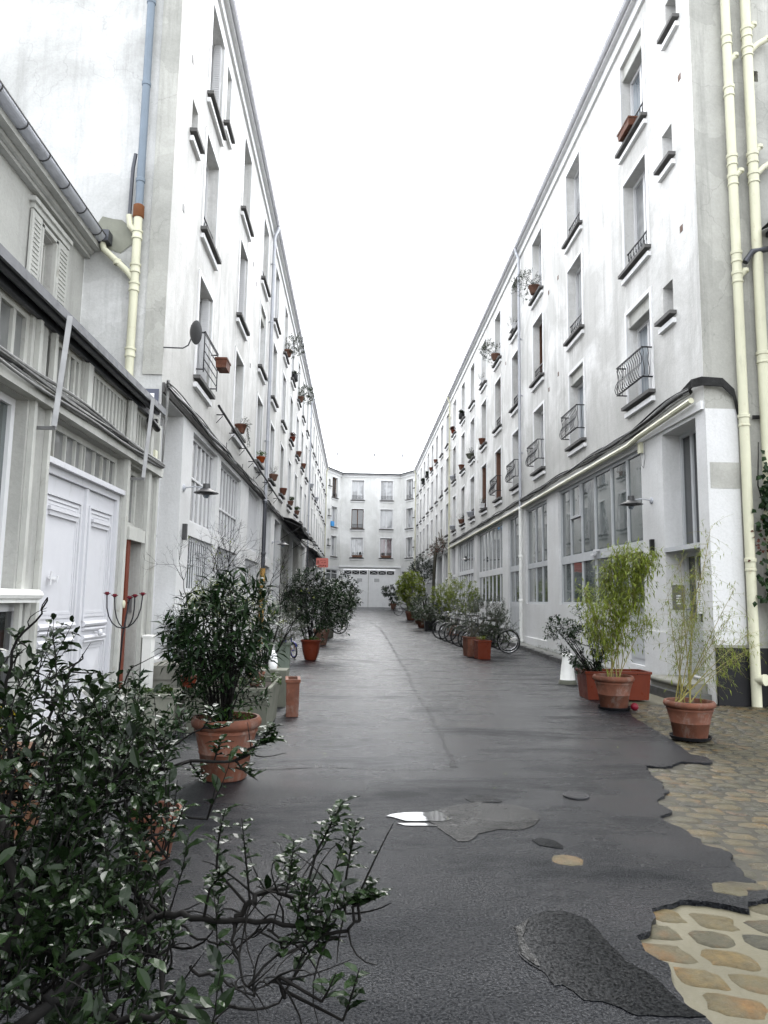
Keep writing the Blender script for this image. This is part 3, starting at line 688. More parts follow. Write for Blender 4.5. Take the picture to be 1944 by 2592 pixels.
for k in range(9): mb.poly([(-12.31, y0-.006, 1.45+k*.034), (-12.31+.16-(k*7 % 5)*.012, y0-.006, 1.45+k*.034), (-12.31+.16-(k*7 % 5)*.012, y0-.006, 1.455+k*.034), (-12.31, y0-.006, 1.455+k*.034)])
mb.build('printed_lines', M['ink'], nt_)
# door step
mb = MB(); prof = [(-.33, .11), (-.34, .20), (-.31, .262), (-.2, .285), (.32, .30)]
mb.box(-12.90, -.30, .05, -11.42, .33, .275); mb.tube([(-12.9, -.29, .225), (-11.42, -.29, .225)], .052, 10); mb.build('door_step', M['stone_step'], RB, True)
# workshop windows
fr = shopwin(RB, -19.70, -13.82, 1.47, 4.58, [-18.8, -17.87, -16.85, -15.72, -14.78], [(2.55, 2.76)], 'frame_g', 'glass_g', .14, .075)
mb = MB(); mb.box(-18.76, .045, 3.7, -17.9, .13, 3.76); mb.box(-18.76, .05, 3.76, -18.70, .13, 4.5); mb.box(-17.96, .05, 3.76, -17.9, .13, 4.5); mb.build('vent_sash', M['frame_g'], fr)
mb = MB(); mb.box(-16.95, -.02, 2.63, -16.75, .05, 2.68); mb.box(-16.72, -.03, 2.72, -16.5, .05, 2.76); mb.build('catch', M['frame_w'], fr)
mb = MB(); mb.box(-14.719, .06, .331, -13.861, .13, 1.469); mb.box(-14.6, .05, .45, -13.98, .062, 1.3); mb.build('door', M['frame_g'], RB)
shopwin(RB, -23.6, -20.9, 1.47, 4.55, [-22.55, -21.75], [(2.6, 2.76)], 'frame_g', 'glass_g', .14, .075)
fr = shopwin(RB, -26.35, -24.15, 1.47, 4.58, [-25.6, -24.9], [(2.6, 2.8)], 'frame_g', 'glass_g', .14)
mb = MB(); mb.box(-26.349, .06, .301, -24.151, .13, 1.47)
for x in (-25.8, -25.25, -24.7): mb.box(x-.2, .052, .4, x+.2, .062, 1.4)
mb.build('door', M['frame_g'], RB)
shopwin(RB, -33.15, -27.4, 1.47, 4.58, lin(-33.15, -27.4, 6), [(2.6, 2.85)], 'frame_w', 'glass_g', .14)
shopwin(RB, -39.5, -34.1, 1.47, 4.6, lin(-39.5, -34.1, 6), [(2.9, 3.1)], 'frame_w', 'glass_g', .14)
shopwin(RB, -42.1, -40.45, .5, 4.6, [-41.3], [(2.9, 3.05)], 'frame_w', 'glass_l', .14)
shopwin(RB, -46.0, -43.4, .6, 4.5, lin(-46, -43.4, 2), [(2.9, 3.0)], 'frame_w', 'glass_d', .2)
shopwin(RB, -49.6, -46.8, .6, 4.5, lin(-49.6, -46.8, 2), [], 'frame_w', 'glass_d', .2)
for a_, b_ in ((-55.8,-50.4), (-60.5,-56.6), (-66.5,-61.5)): shopwin(RB, a_, b_, 1.5, 4.5, lin(a_, b_, 5), [(2.9, 3.1)], 'frame_w', 'glass_g', .14)
eaves(RB, -68.4, -11.17)
drainpipe(RB, -23.9, 13.75, .18, mats=('zinc', 'white_st')); drainpipe(RB, -42.6, 13.75, .5, mats=('cream', 'cream')); drainpipe(RB, -67.6, 13.75, .9, mats=('cream', 'cream'))
mb = MB(); mb.tube([(-42.4, -.1, 4.64), (-24.1, -.1, 4.66)], .045, 8); mb.tube([(-23.7, -.1, 4.66), (-14.2, -.1, 4.70), (-13.6, -.13, 4.74), (-11.35, -.13, 4.84)], .05, 8)
mb.build('conduit_pipe', M['cream'], RB, True)
cables(RB, lambda u: (-.06, 4.90+(.16*math.exp(-((u+12)/1.2)**2))), 13, -42.5, -11.0, .45, ['cable','cable','cable','cable','cable_g'], .024, amp=.02, zs=.075, seed=3)
# cables wrap around the corner to the gable pipes
mb = MB()
for k in range(7):
    z = 4.93+.02*k; mb.tube([(-11.9, -.08, z+.06), (-11.35, -.11, z+.14), (-11.08, -.07, z+.10), (-11.06, .25, z+.08), (-11.10, .45, z-.08), (-11.12, .54, z-.5)], .016, 5)
mb.build('cables', M['cable'], RB, True, 180)
# gable wall facing the viewer
GY = 11.17
mb = MB(); mb.X = Matrix.Translation((-GY, 0, 0)) @ Matrix.Rotation(radians(90), 4, 'Z')
wall(mb, 0.0, 10, 0, 15.5, [(1.02, 1.16, 10.45, 10.65, .25)]); mb.X = None
mb.build('gable_wall', M['gable_r'], RB)
mb = MB(); mb.box(-GY-.0, .02, 1.0, -GY+.035, .62, 1.02) if False else None
mb.box(-GY+.002, .02, -.03, -GY+.05, 10, .86); mb.build('tarred_plinth', M['black'], RB)
mb = MB(); mb.box(-GY+.002, .0, .9, -GY+.018, .52, 4.66); mb.build('whitewashed_strip', M['base_wh'], RB)
mb = MB(); mb.box(-GY+.018, .04, 3.36, -GY+.024, .52, 3.78); mb.build('bare_patch', M['gable_r'], RB)
def gpipe(name, x, z0, z1, r, cz, parent, uu=-GY, mat='cream', base=True):
    mb = MB(); y = x; u = uu+r+.05
    mb.tube([(u, y, z0), (u, y, z1)], r, 14)
    for z in cz:
        mb.lathe([(r, z-.11), (r*1.18, z-.10), (r*1.18, z-.075), (r*1.06, z-.065), (r*1.06, z+.03), (r*1.22, z+.04), (r*1.24, z+.09), (r, z+.10)], (u, y, 0), 14)
    if base:
        mb.tube([(u, y, z0+.42), (u+.14, y+.06, z0+.42)], r*.95, 14); mb.tube([(u+.13, y+.055, z0+.42), (u+.16, y+.07, z0+.42)], r*1.15, 14)
    return mb.build(name, M[mat], parent, True), u
def branch(par, u, y, z, dy, dz, r=.05, ext=.3, mat='cream'):
    mb = MB(); mb.tube([(u, y, z), (u, y+dy*.5, z+dz*.62), (u, y+dy, z+dz)], r, 10); mb.lathe([(r, -.03), (r*1.25, -.02), (r*1.25, .03), (r, .04)], (u, y+dy, z+dz), 10); mb.build('branch', M[mat], par, True)
p1, u1 = gpipe('soil_pipe', .57, -.02, 14.2, .075, [2.15, 4.45, 6.85, 7.2, 8.55, 8.9, 10.15, 11.1], RB)
p2, u2 = gpipe('soil_pipe', .92, -.02, 14.2, .08, [2.9, 5.5, 8.6, 8.95, 10.9, 11.25, 12.5], RB)
for z in (10.75, 8.65, 6.9): branch(p1, u1, .57, z-.1, .13, .16)
for z in (11.0, 8.75): branch(p2, u2, .92, z-.15, .35, .3); branch(p2, u2, .92, z+.2, .12, .2)
mb = MB(); mb.tube([(u1+.02, .70, 7.1), (u1+.03, .82, 7.28), (u1+.08, 1.1, 7.32), (u1+.08, 1.2, 7.45), (u1+.08, 1.2, 8.0)], .05, 10); mb.build('overflow_pipe', M['zinc_d'], p1, True)
# slate eave corner of the neighbouring low house on the right
mb = MB(); mb.box(-GY+.01, 1.15, 7.62, -2, 3.4, 7.70); mb.poly([(-GY+.01, 1.0, 7.70), (-2, 1.0, 7.70), (-2, 4, 9.2), (-GY+.01, 4, 9.2)]); mb.build('lean_to_roof', M['roof_s'], RB)
mb = MB()
for k in range(3): mb.tube([(-GY+.06, .75, 4.5+.02*k), (-GY+.06, 1.2, 4.52+.02*k), (-GY+.06, 3, 4.48+.02*k)], .014, 5)
mb.build('cables', M['cable'], RB, True)
# ---------- left building ----------
LB = empty('apartment_building', (XL, 0, 0), radians(90))
tag(LB, 'left-hand long white apartment block with zinc downpipes and plain sills above white workshops', 'building')
YL = [13.65,17.75,21.65,24.95,28.35,31.65,35.1,38.3,41.6,45.0,48.0,51.0,54.2,57.4,60.6,63.8,66.5]
holes = [(y-.6, y+.6, z, z+WH, DEP) for y in YL for z in LV] + [(12.12-.21, 12.12+.21, 9.65, 10.25, DEP), (14.65, 15.15, 11.75, 13.1, DEP)]
mb = MB(); wall(mb, 10.93, 67.6, 4.78, 13.9, holes); mb.build('wall', M['wall_l'], LB)
f1 = ['bars','w','s','s','w','s','w','w','s','w','w','s','w','w','w','w','w']
f2 = ['wf','s','wr','w','s','w','s','w','wr','w','s','w','w','s','w','w','w']
f3 = ['s','w','wf','s','w','s','w','wr','w','s','w','w','s','w','w','w','w']
for row, z in zip((f1, f2, f3), LV):
    for k, y in zip(row, YL): place_win(k, LB, y, z)
place_win('small', LB, 12.12, 9.65); place_win('nar', LB, 14.9, 11.75)
for (y, z) in ((11.75, 10.87), (11.65, 8.04), (19.4, 10.8), (20.0, 10.5), (19.5, 7.9), (16.5, 5.0), (18.9, 4.95), (21, 4.97)):
    mb = MB(); mb.box(y-.05, -.006, z-.06, y+.05, .004, z+.06); mb.build('vent', M['iron_g'], LB)
gh = [(10.96,12.42,.55,4.62,.42), (13.2,15.55,2.87,4.54,.16), (15.97,18.8,2.87,4.54,.16), (13.15,15.5,1.6,2.62,.16), (15.95,18.55,1.6,2.62,.16), (20.15,22.7,2.87,4.6,.16), (20.0,22.7,1.55,2.6,.16),
      (23.4,25.6,2.87,4.6,.16), (23.4,25.6,.5,2.6,.16), (26.75,28.7,.5,4.45,.25), (29.2,34.2,.6,4.5,.2), (34.8,42.8,.6,4.5,.2), (44.2,50.2,.8,4.4,.2), (51,57.5,.8,4.4,.2), (58.5,65,.8,4.4,.2)]
mb = MB(); wall(mb, 10.93, 67.6, 0, 4.78, gh); mb.build('ground_floor_wall', M['base_wh'], LB)
mb = MB(); mb.box(10.95, -.04, 4.64, 67.6, -.002, 4.79); mb.build('string_course', M['slab'], LB)
shopwin(LB, 10.96, 12.42, 2.55, 4.62, [11.45, 11.93], [], 'frame_w', 'glass_gr', .42, .05, name='transom_window')
fr = shopwin(LB, 10.96, 12.42, 1.48, 2.50, [11.45, 11.93], [], 'frame_w', 'glass_gr', .42, .05, name='door_window')
mb = MB(); mb.box(10.961, .34, .551, 12.419, .415, 1.479); mb.box(11.44, .33, .6, 11.46, .345, 1.45); mb.box(11.0, .332, .62, 11.4, .342, 1.4); mb.box(11.5, .332, .62, 11.95, .342, 1.4); mb.build('door', M['frame_w'], LB)
shopwin(LB, 13.2, 15.55, 2.87, 4.54, lin(13.2, 15.55, 5), [(3.72, 3.76)], 'frame_w', 'glass_l', .16, .035)
shopwin(LB, 15.97, 18.8, 2.87, 4.54, lin(15.97, 18.8, 6), [(3.5, 3.54)], 'frame_w', 'glass_l', .16, .035)
shopwin(LB, 13.15, 15.5, 1.6, 2.62, lin(13.15, 15.5, 1), [], 'frame_w', 'glass_g', .16, bars=lin(13.15, 15.5, 12))
shopwin(LB, 15.95, 18.55, 1.6, 2.62, lin(15.95, 18.55, 1), [], 'frame_w', 'glass_g', .16, bars=lin(15.95, 18.55, 13))
shopwin(LB, 20.15, 22.7, 2.87, 4.6, lin(20.15, 22.7, 9), [], 'frame_w', 'glass_l', .16, .04)
shopwin(LB, 20.0, 22.7, 1.55, 2.6, [21.3], [], 'frame_w', 'glass_g', .16, bars=lin(20, 22.7, 13))
shopwin(LB, 23.4, 25.6, 2.87, 4.6, lin(23.4, 25.6, 6), [], 'frame_w', 'glass_cb', .16, .04)
shopwin(LB, 23.4, 25.6, .5, 2.6, lin(23.4, 25.6, 4), [], 'frame_w', 'glass_cb', .16, .05)
shopwin(LB, 26.75, 28.7, .5, 4.45, [27.7], [(2.5, 2.6)], 'frame_g', 'glass_gr', .25)
shopwin(LB, 29.2, 34.2, .6, 4.5, lin(29.2, 34.2, 7), [], 'cream_w', 'glass_l', .2, .12)
shopwin(LB, 34.8, 42.8, .6, 4.5, lin(34.8, 42.8, 9), [(1.9, 2.0)], 'cream_w', 'glass_l', .2, .12)
for a_, b_ in ((44.2,50.2), (51,57.5), (58.5,65)): shopwin(LB, a_, b_, .8, 4.4, lin(a_, b_, 8), [(2.3, 2.4)], 'frame_w', 'glass_l', .2, .1)
eaves(LB, 10.93, 67.6)
drainpipe(LB, 23.0, 13.75, .05, mats=('zinc', 'zinc_d'), zs=4.6, r=.055); drainpipe(LB, 43.6, 13.75, .4, mats=('zinc', 'zinc_d')); drainpipe(LB, 67.2, 13.7, .8, mats=('cream', 'cream'))
mb = MB(); mb.tube([(23.0, -.1, .05), (23.0, -.1, 2.45)], .085, 10); mb.build('pipe_sleeve', paint('ochre_paint', (.42,.24,.07), .6, .2, .4), LB, True)
cables(LB, lambda u: (-.07, 4.74-(.07 if u > 24 else 0)), 10, 10.9, 29, .5, ['cable','cable_g','cable_g','frame_w','cable'], .016, amp=.03, zs=.07, seed=5)
mb = MB()
for k in range(4): mb.tube([(11.02, -.06-.01*k, 4.85), (11.02+.015*k, -.07, 4.4), (11.0+.02*k, -.05, 3.9), (11.0, -.05, 3.46)], .013, 5)
mb.build('cables', M['cable_g'], LB, True, 180)
# long dark rail on brackets
mb = MB(); mb.tube([(14.6, -.16, 5.42), (26.5, -.16, 5.12)], .028, 8)
for k in range(8):
    y = 15.2+k*1.55; z = 5.42-(y-14.6)*.0252; mb.bar((y, 0, z-.02), (y, -.16, z-.02), .02); mb.bar((y, 0, z-.2), (y, -.13, z-.05), .014)
mb.build('wall_rail', M['iron'], LB, True)
# gable facing the viewer (local x = world Y, local -y = world X)
GYL = 10.93
mb = MB(); mb.X = Matrix.Translation((GYL, 0, 0)) @ Matrix.Rotation(radians(-90), 4, 'Z')
wall(mb, -14, 0, 0, 15.5, []); mb.X = None; mb.build('gable_wall', M['gable_l'], LB)
mb = MB()
mb.box(GYL-.03, .0, 4.9, GYL-.002, .30, 15.4); mb.build('quoin_strip', M['gable_r'], LB)
def lp(x): return -(x-XL)
pz = MB(); y = lp(-3.52); u = GYL-.12
pz.tube([(u, y, 7.55), (u, y, 15)], .062, 12)
for z in (8.0, 9.65, 11.1): pz.lathe([(.062, z-.03), (.073, z-.02), (.073, z+.03), (.062, z+.04)], (u, y, 0), 12)
pz.build('downpipe', M['blue_p'], LB, True)
mb = MB(); mb.tube([(u, y, 4.3), (u, y, 7.45)], .066, 12)
for z in (4.75, 5.2, 6.25, 6.55, 7.1): mb.lathe([(.066, z-.08), (.082, z-.07), (.082, z-.045), (.074, z-.03), (.074, z+.03), (.086, z+.04), (.086, z+.07), (.066, z+.08)], (u, y, 0), 12)
sp = mb.build('soil_pipe', M['cream'], LB, True)
mb = MB(); mb.lathe([(.07, 7.38), (.085, 7.40), (.085, 7.58), (.06, 7.60)], (u, y, 0), 12); mb.build('rusted_collar', M['rust'], sp, True)
mb = MB(); mb.tube([(u, y+.0, 6.35), (u, y+.12, 6.50), (u, y+.5, 6.85), (u, y+.54, 7.02)], .05, 10); mb.tube([(u, y, 7.1), (u, y+.12, 7.25), (u, y+.14, 7.42)], .05, 10)
mb.lathe([(.05, 6.60), (.062, 6.61), (.062, 6.68), (.05, 6.69)], (u, y+.28, 0), 10); mb.build('branch', M['cream'], sp, True)
mb = MB(); mb.tube([(u, y+.14, 7.42), (u, y+.13, 8.2), (u, y+.10, 8.45)], .03, 8); mb.build('lead_pipe', M['zinc_d'], sp, True)
# peeled brickwork patch where the gutter meets
mb = MB(); rr = random.Random(4); R_ = []
for k in range(16): a_ = 2*pi*k/16; R_.append((GYL-.012, lp(-3.95)+.38*cos(a_)*rr.uniform(.8, 1.15), 7.15+.30*sin(a_)*rr.uniform(.8, 1.15)))
mb.poly(R_); mb.build('peeled_patch', M['concrete_p'], LB)
# blue number plate on the corner
mb = MB(); mb.box(GYL-.035, lp(-3.42), 4.35, GYL-.031, lp(-3.12), 4.65)
# ---------- low workshop building ----------
WB = empty('workshop_building', (XL, 0, 0), radians(90))
tag(WB, 'low old workshop at the left edge with fluted transom glass, canopy and white double doors', 'building')
GL = .16
gh = [(7.06,9.40,.12,3.28,GL), (9.66,10.34,2.45,3.26,.18), (9.66,10.34,.05,2.25,.35), (5.0,6.60,1.55,3.28,.18), (5.0,6.86,.35,1.42,.12), (2.2,4.6,.5,3.2,.15),
      (4.9,6.58,3.46,4.1,.1), (6.92,7.86,3.46,4.1,.1), (8.06,9.46,3.46,4.1,.1), (9.74,10.36,3.46,4.1,.1), (2.2,4.6,3.46,4.1,.1)]
mb = MB(); wall(mb, -5, 10.90, 0, 4.2, gh); mb.build('wall', M['low_pl'], WB)
for (a_, b_) in ((6.64, 6.70), (6.98, 7.04), (9.42, 9.52), (7.88, 8.02), (9.50, 9.655), (10.38, 10.50), (10.80, 10.89)):
    mb = MB(); mb.box(a_, -.05, .1 if a_ not in (7.88, 9.50) else 3.46, b_, -.002, 4.07); mb.build('post', M['cream_w'], WB)
mb = MB(); mb.box(-5, -.10, 3.29, 10.92, -.001, 3.44); mb.box(-5, -.07, 3.44, 10.92, -.002, 3.47); mb.build('beam', M['cream_w'], WB)
for (a_, b_, n_) in ((4.9,6.58,5), (6.92,7.86,5), (8.06,9.46,10), (9.74,10.36,4), (2.2,4.6,6)): shopwin(WB, a_, b_, 3.46, 4.1, lin(a_, b_, n_), [], 'cream_w', 'glass_gr', .1, .05 if n_ < 9 else .06, name='transom_window')
shopwin(WB, 7.06, 9.40, 2.84, 3.28, [7.45, 7.75, 8.02, 8.22, 8.30, 8.62, 8.88, 9.12], [], 'cream_w', 'glass_gr', GL, .025, name='transom_window')
shopwin(WB, 9.66, 10.34, 2.45, 3.26, [9.88, 10.05], [], 'cream_w', 'glass_gr', .18, .03)
shopwin(WB, 5.0, 6.60, 1.55, 3.28, [5.5, 5.95, 6.3], [], 'frame_w', 'glass_g', .18, .05)
mb = MB(); mb.box(4.9, -.10, 1.43, 6.92, .0, 1.55); mb.tube([(4.9, -.09, 1.5), (6.92, -.09, 1.5)], .045, 8); mb.build('sill', M['white_st'], WB, True)
shopwin(WB, 5.0, 6.86, .35, 1.42, [5.6, 6.1, 6.42], [(.95, 1.0)], 'frame_w', 'glass_d', .12, .035)
shopwin(WB, 2.2, 4.6, .5, 3.2, lin(2.2, 4.6, 3), [], 'cream_w', 'glass_g', .15)
# panelled double door
mb = MB(); mb.box(7.061, .03, .121, 7.14, GL-.004, 2.83); mb.box(9.32, .03, .121, 9.399, GL-.004, 2.83); mb.box(7.14, .03, 2.72, 9.32, GL-.004, 2.83); mb.box(7.0, -.03, 2.80, 9.46, .03, 2.86)
df = mb.build('door_frame', M['door_w'], WB)
for (a_, b_) in ((7.14, 8.30), (8.34, 9.32)):
    mb = MB(); mb.box(a_+.004, .07, .13, b_-.004, .13, 2.715)
    c0, c1 = a_+.19, b_-.19
    for (z0, z1) in ((1.30, 2.45), (.30, .92)):
        for (i, (o_, yy)) in enumerate(((0, .045), (.05, .056), (.09, .064))):
            x0, x1, za, zb_ = c0-.09+o_, c1+.09-o_, z0-.09+o_, z1+.09-o_; t_ = .028
            mb.box(x0, yy, za, x0+t_, .07, zb_); mb.box(x1-t_, yy, za, x1, .07, zb_); mb.box(x0+t_, yy, zb_-t_, x1-t_, .07, zb_); mb.box(x0+t_, yy, za, x1-t_, .07, za+t_)
    mb.box(c0+.0, .03, 2.36, c1, .07, 2.40); mb.box(c0+.02, .045, 2.31, c1-.02, .07, 2.36)
    for (z, dd, hh) in ((1.18, .0, .045), (1.12, .02, .03), (1.02, .01, .04), (.975, .03, .025)):
        mb.tube([(c0-.07+dd, .055, z), (c1+.07-dd, .055, z)], hh*.75, 8)
    # diamond point on the lower panel
    cx, cz = (c0+c1)/2, .6; q = [(c0+.03, .07, .32), (c1-.03, .07, .32), (c1-.03, .07, .88), (c0+.03, .07, .88)]
    for k in range(4): mb.poly([q[k], q[(k+1) % 4], (cx, .045, cz)])
    lf = mb.build('door_leaf', M['door_w'], WB, True, 30)
    mb = MB(); mb.X = Matrix.Translation((cx, .04, 1.07)) @ Matrix.Rotation(radians(90), 4, 'X'); mb.lathe([(.012, 0), (.014, .03), (.036, .045), (.042, .065), (.03, .085), (0, .09)], n=14); mb.X = None; mb.build('knob', M['door_w'], lf, True)
mb = MB(); mb.box(8.29, .035, .13, 8.35, .075, 2.715); mb.build('meeting_stile', M['door_w'], WB)
mb = MB(); mb.box(7.42, .03, 1.66, 7.62, .045, 1.69); mb.tube([(7.44, .03, 1.60), (7.44, .02, 1.74)], .012, 6); mb.tube([(7.60, .03, 1.62), (7.60, .02, 1.70)], .010, 6); mb.build('door_bolt', M['frame_w'], WB)
for z in (2.25, 2.42, .5):
    mb = MB(); mb.tube([(7.13, .03, z-.05), (7.13, .03, z+.05)], .016, 8); mb.build('hinge', M['door_w'], WB, True)
# small recessed red-brown door
mb = MB(); mb.box(9.661, -.025, .06, 9.78, -.003, 2.249); mb.box(9.68, .30, .06, 10.339, .345, 2.249); mb.build('door', M['red_door'], WB)
mb = MB(); mb.box(10.325, .08, 1.28, 10.339, .20, 1.50); ic = mb.build('intercom', M['steel'], WB); mb = MB(); mb.box(10.322, .12, 1.40, 10.326, .16, 1.43); mb.build('speaker_slot', M['black'], ic)
mb = MB(); mb.box(10.34, -.05, 2.25, 9.62, .0, 2.42); mb.build('lintel', M['cream_w'], WB)
mb = MB(); mb.X = Matrix.Translation((9.56, -.05, 1.40)) @ Matrix.Rotation(radians(90), 4, 'X'); mb.lathe([(.05, -.01), (.05, .006), (.035, .012), (0, .012)], n=16); mb.X = None; mb.build('door_bell', M['cream'], WB, True)
# canopy strip, brackets
mb = MB(); U0, U1 = -5, 10.42
mb.poly([(U0, -.02, 4.28), (U1, -.02, 4.28), (U1, -.20, 4.18), (U0, -.20, 4.18)]); mb.poly([(U0, -.02, 4.30), (U0, -.20, 4.20), (U1, -.20, 4.20), (U1, -.02, 4.30)])
mb.box(U0, -.225, 4.13, U1, -.195, 4.22); mb.tube([(U0, -.13, 4.15), (U1-.1, -.13, 4.15)], .045, 8); mb.box(U0, -.05, 4.08, U1, -.003, 4.28)
mb.build('canopy', M['zinc_d'], WB)
mb = MB(); mb.poly([(U0, -.03, 4.29), (10.9, -.03, 4.29), (10.9, 1.30, 4.62), (U0, 1.30, 4.62)]); mb.build('lean_to_roof', M['zinc'], WB)
for y in (6.76, 9.62):
    mb = MB(); mb.bar((y-.02, -.19, 3.07), (y+.02, -.25, 4.16), .045, .010); mb.bar((y-.04, -.20, 3.07), (y+.0, -.26, 4.16), .010, .05); mb.box(y-.03, -.21, 3.04, y+.0, .0, 3.07); mb.build('bracket', M['steel'], WB)
mb = MB(); mb.box(10.30, -.14, 4.00, 10.36, -.001, 4.05); mb.tube([(10.05, -.11, 3.98), (10.45, -.11, 3.93)], .045, 10); mb.build('floodlight', M['black'], WB, True)
cables(WB, lambda u: (-.10, 3.44), 8, 0, 11.0, .4, ['cable_g','cable','cable_g','cable_g'], .016, amp=.018, zs=.06, seed=8)
# set-back upper wall, shuttered window, cornice and gutter
SB = 1.30
hu = [(9.40, 9.80, 4.75, 6.40, .2)]
mb = MB(); mb.X = Matrix.Translation((0, SB, 0)); wall(mb, -5, 10.92, 4.4, 6.95, hu); mb.X = None; mb.build('upper_wall', M['low_pl'], WB)
mb = MB(); mb.X = Matrix.Translation((0, SB, 0)); mb.box(9.401, .10, 4.76, 9.44, .19, 6.39); mb.box(9.76, .10, 4.76, 9.799, .19, 6.39); mb.box(9.44, .10, 6.34, 9.76, .19, 6.39)
mb.box(9.0, -.09, 6.60, 10.25, .0, 6.66); mb.box(9.05, -.06, 6.52, 10.22, .0, 6.60); mb.box(9.34, -.05, 4.75, 9.40, .0, 6.46); mb.box(9.80, -.05, 4.75, 9.86, .0, 6.46); mb.box(9.34, -.05, 6.42, 9.86, .0, 6.48)
mb.X = None; uw = mb.build('window', M['cream_w'], WB)
mb = MB(); mb.poly([(9.44, SB+.17, 4.76), (9.76, SB+.17, 4.76), (9.76, SB+.17, 6.34), (9.44, SB+.17, 6.34)]); mb.build('pane', glassm('rust_curtain_glass', (.10,.045,.03), .06), uw)
for (a_, b_) in ((9.04, 9.33), (9.87, 10.22)):
    mb = MB(); mb.box(a_, SB-.05, 4.75, b_, SB-.02, 6.5)
    for k in range(26): mb.box(a_+.06, SB-.062, 4.82+k*.063, b_-.06, SB-.05, 4.84+k*.063)
    mb.build('shutter', M['cream_w'], uw)
mb = MB(); mb.box(-5, SB-.25, 6.86, 10.92, SB+.1, 6.95); mb.box(-5, SB-.09, 6.74, 10.92, SB-.001, 6.86); mb.tube([(-5, SB-.10, 6.84), (10.91, SB-.10, 6.84)], .05, 8); mb.build('cornice', M['low_pl'], WB)
mb = MB(); R = .085; yc = SB-.29; zc = 7.03
for k in range(10):
    a1, a2 = pi+pi*k/10, pi+pi*(k+1)/10
    mb.poly([(-5, yc+R*cos(a1), zc+R*sin(a1)), (-5, yc+R*cos(a2), zc+R*sin(a2)), (10.75, yc+R*cos(a2), zc+R*sin(a2)), (10.75, yc+R*cos(a1), zc+R*sin(a1))])
y = 0
g_ = mb.build('gutter', M['zinc'], WB, True, 180); mb = MB()
while y < 10.8:
    P = [(y, yc+(R+.006)*cos(pi+pi*k/8), zc+(R+.006)*sin(pi+pi*k/8)) for k in range(9)]; mb.tube(P, .009, 5); y += .62
mb.bar((-5, yc-R, zc+.008), (10.75, yc-R, zc+.008), .016); mb.build('bracket_straps', M['iron_g'], g_)
mb = MB(); mb.poly([(-5, SB-.25, 6.99), (10.92, SB-.25, 6.99), (10.92, SB+4, 9.4), (-5, SB+4, 9.4)]); mb.build('roof', M['zinc'], WB)
mb = MB(); mb.box(10.72, SB-.42, 6.95, 10.90, SB-.22, 7.13); mb.tube([(10.78, SB-.3, 6.97), (10.80, lp(-3.52)+.58, 6.98)], .05, 10); mb.build('gutter_outlet', M['zinc_d'], WB, True)
# ---------- end building ----------
EB = empty('apartment_building', (0, 70.8, 0), 0)
tag(EB, 'end apartment block closing the alley, splayed at both corners over white garage gates', 'building')
def seg_wall(A, B, holes, z0, z1, name, mat):
    A = Vector((*A, 0)); B = Vector((*B, 0)); L = (B-A).length; ang = atan2(B.y-A.y, B.x-A.x)
    mb = MB(); mb.X = Matrix.Translation((A.x, A.y-70.8, 0)) @ Matrix.Rotation(ang, 4, 'Z'); wall(mb, 0, L, z0, z1, holes); mb.X = None
    mb.build(name, M[mat], EB); return A, B, L, ang
def at_px(A, B, px, L):       # distance along the wall where the photo column px falls
    best = None
    for k in range(401):
        t = L*k/400; p_ = Vector((A[0]+(B[0]-A[0])*t/L, A[1]+(B[1]-A[1])*t/L)); r_ = ray(px, 1350); e_ = abs(p_.x/p_.y-r_.x/r_.y)
        if best is None or e_ < best[0]: best = (e_, t)
    return best[1]
C0, C1, C2, C3 = (-3.05, 67.6), (-1.63, 70.8), (4.30, 70.8), (5.57, 68.4)
LVe = [5.66, 8.50, 11.36]
Wx = [.02+1.63, 2.88+1.63]
hl = [(x-.6, x+.6, z, z+WH, DEP) for x in Wx for z in LVe]
A_, B_, L_, an = seg_wall(C1, C2, hl, 4.75, 13.9, 'wall', 'wall_e')
kinds = [['w', 'red'], ['b', 'w'], ['wf', 'wf']]
for i, z in enumerate(LVe):
    for j, x in enumerate(Wx): place_win(kinds[i][j], EB, x-1.63, z)
for (P, Q, pw, ps, kk) in ((C0, C1, 845, 831.5, ['w','w','b']), (C2, C3, 1036, 1050.5, ['w','w','wf'])):
    L0 = (Vector(Q)-Vector(P)).length; tw = at_px(P, Q, pw, L0); ts = at_px(P, Q, ps, L0)
    hl = [(tw-.6, tw+.6, z, z+WH, DEP) for z in LVe] + [(ts-.21, ts+.21, z+1.0, z+1.6, DEP) for z in LVe]
    A_, B_, L_, an = seg_wall(P, Q, hl, 4.75, 13.9, 'wall', 'wall_e')
    dv = (Vector(Q)-Vector(P))/L0
    for i, z in enumerate(LVe):
        q = Vector(P)+dv*tw; place_win(kk[i], EB, q.x, z, q.y-70.8, an); q = Vector(P)+dv*ts; place_win('small', EB, q.x, z+1.0, q.y-70.8, an)
# ground floor of the end: gate opening, side openings
seg_wall(C1, C2, [(.36, 5.48, .7, 4.5, .12)], .5, 4.75, 'ground_floor_wall', 'base_wh')
_, _, L0, an0 = seg_wall(C0, C1, [(.6, 3.1, 3.0, 4.4, .12)], .5, 4.75, 'ground_floor_wall', 'base_wh')
_, _, L1, an1 = seg_wall(C2, C3, [(.3, 2.4, .7, 4.3, .8)], .5, 4.75, 'ground_floor_wall', 'base_wh')
pr = empty('side_window', (C0[0], C0[1]-70.8, 0), an0); pr.parent = EB
shopwin(pr, .6, 3.1, 3.0, 4.4, [1.75], [(4.0, 4.06)], 'frame_w', 'glass_d', .12)
mb = MB(); mb.X = Matrix.Translation((C2[0], C2[1]-70.8, 0)) @ Matrix.Rotation(an1, 4, 'Z'); mb.poly([(.3, .79, .7), (2.4, .79, .7), (2.4, .79, 4.3), (.3, .79, 4.3)]); mb.X = None; mb.build('passage_door', M['concrete'], EB)
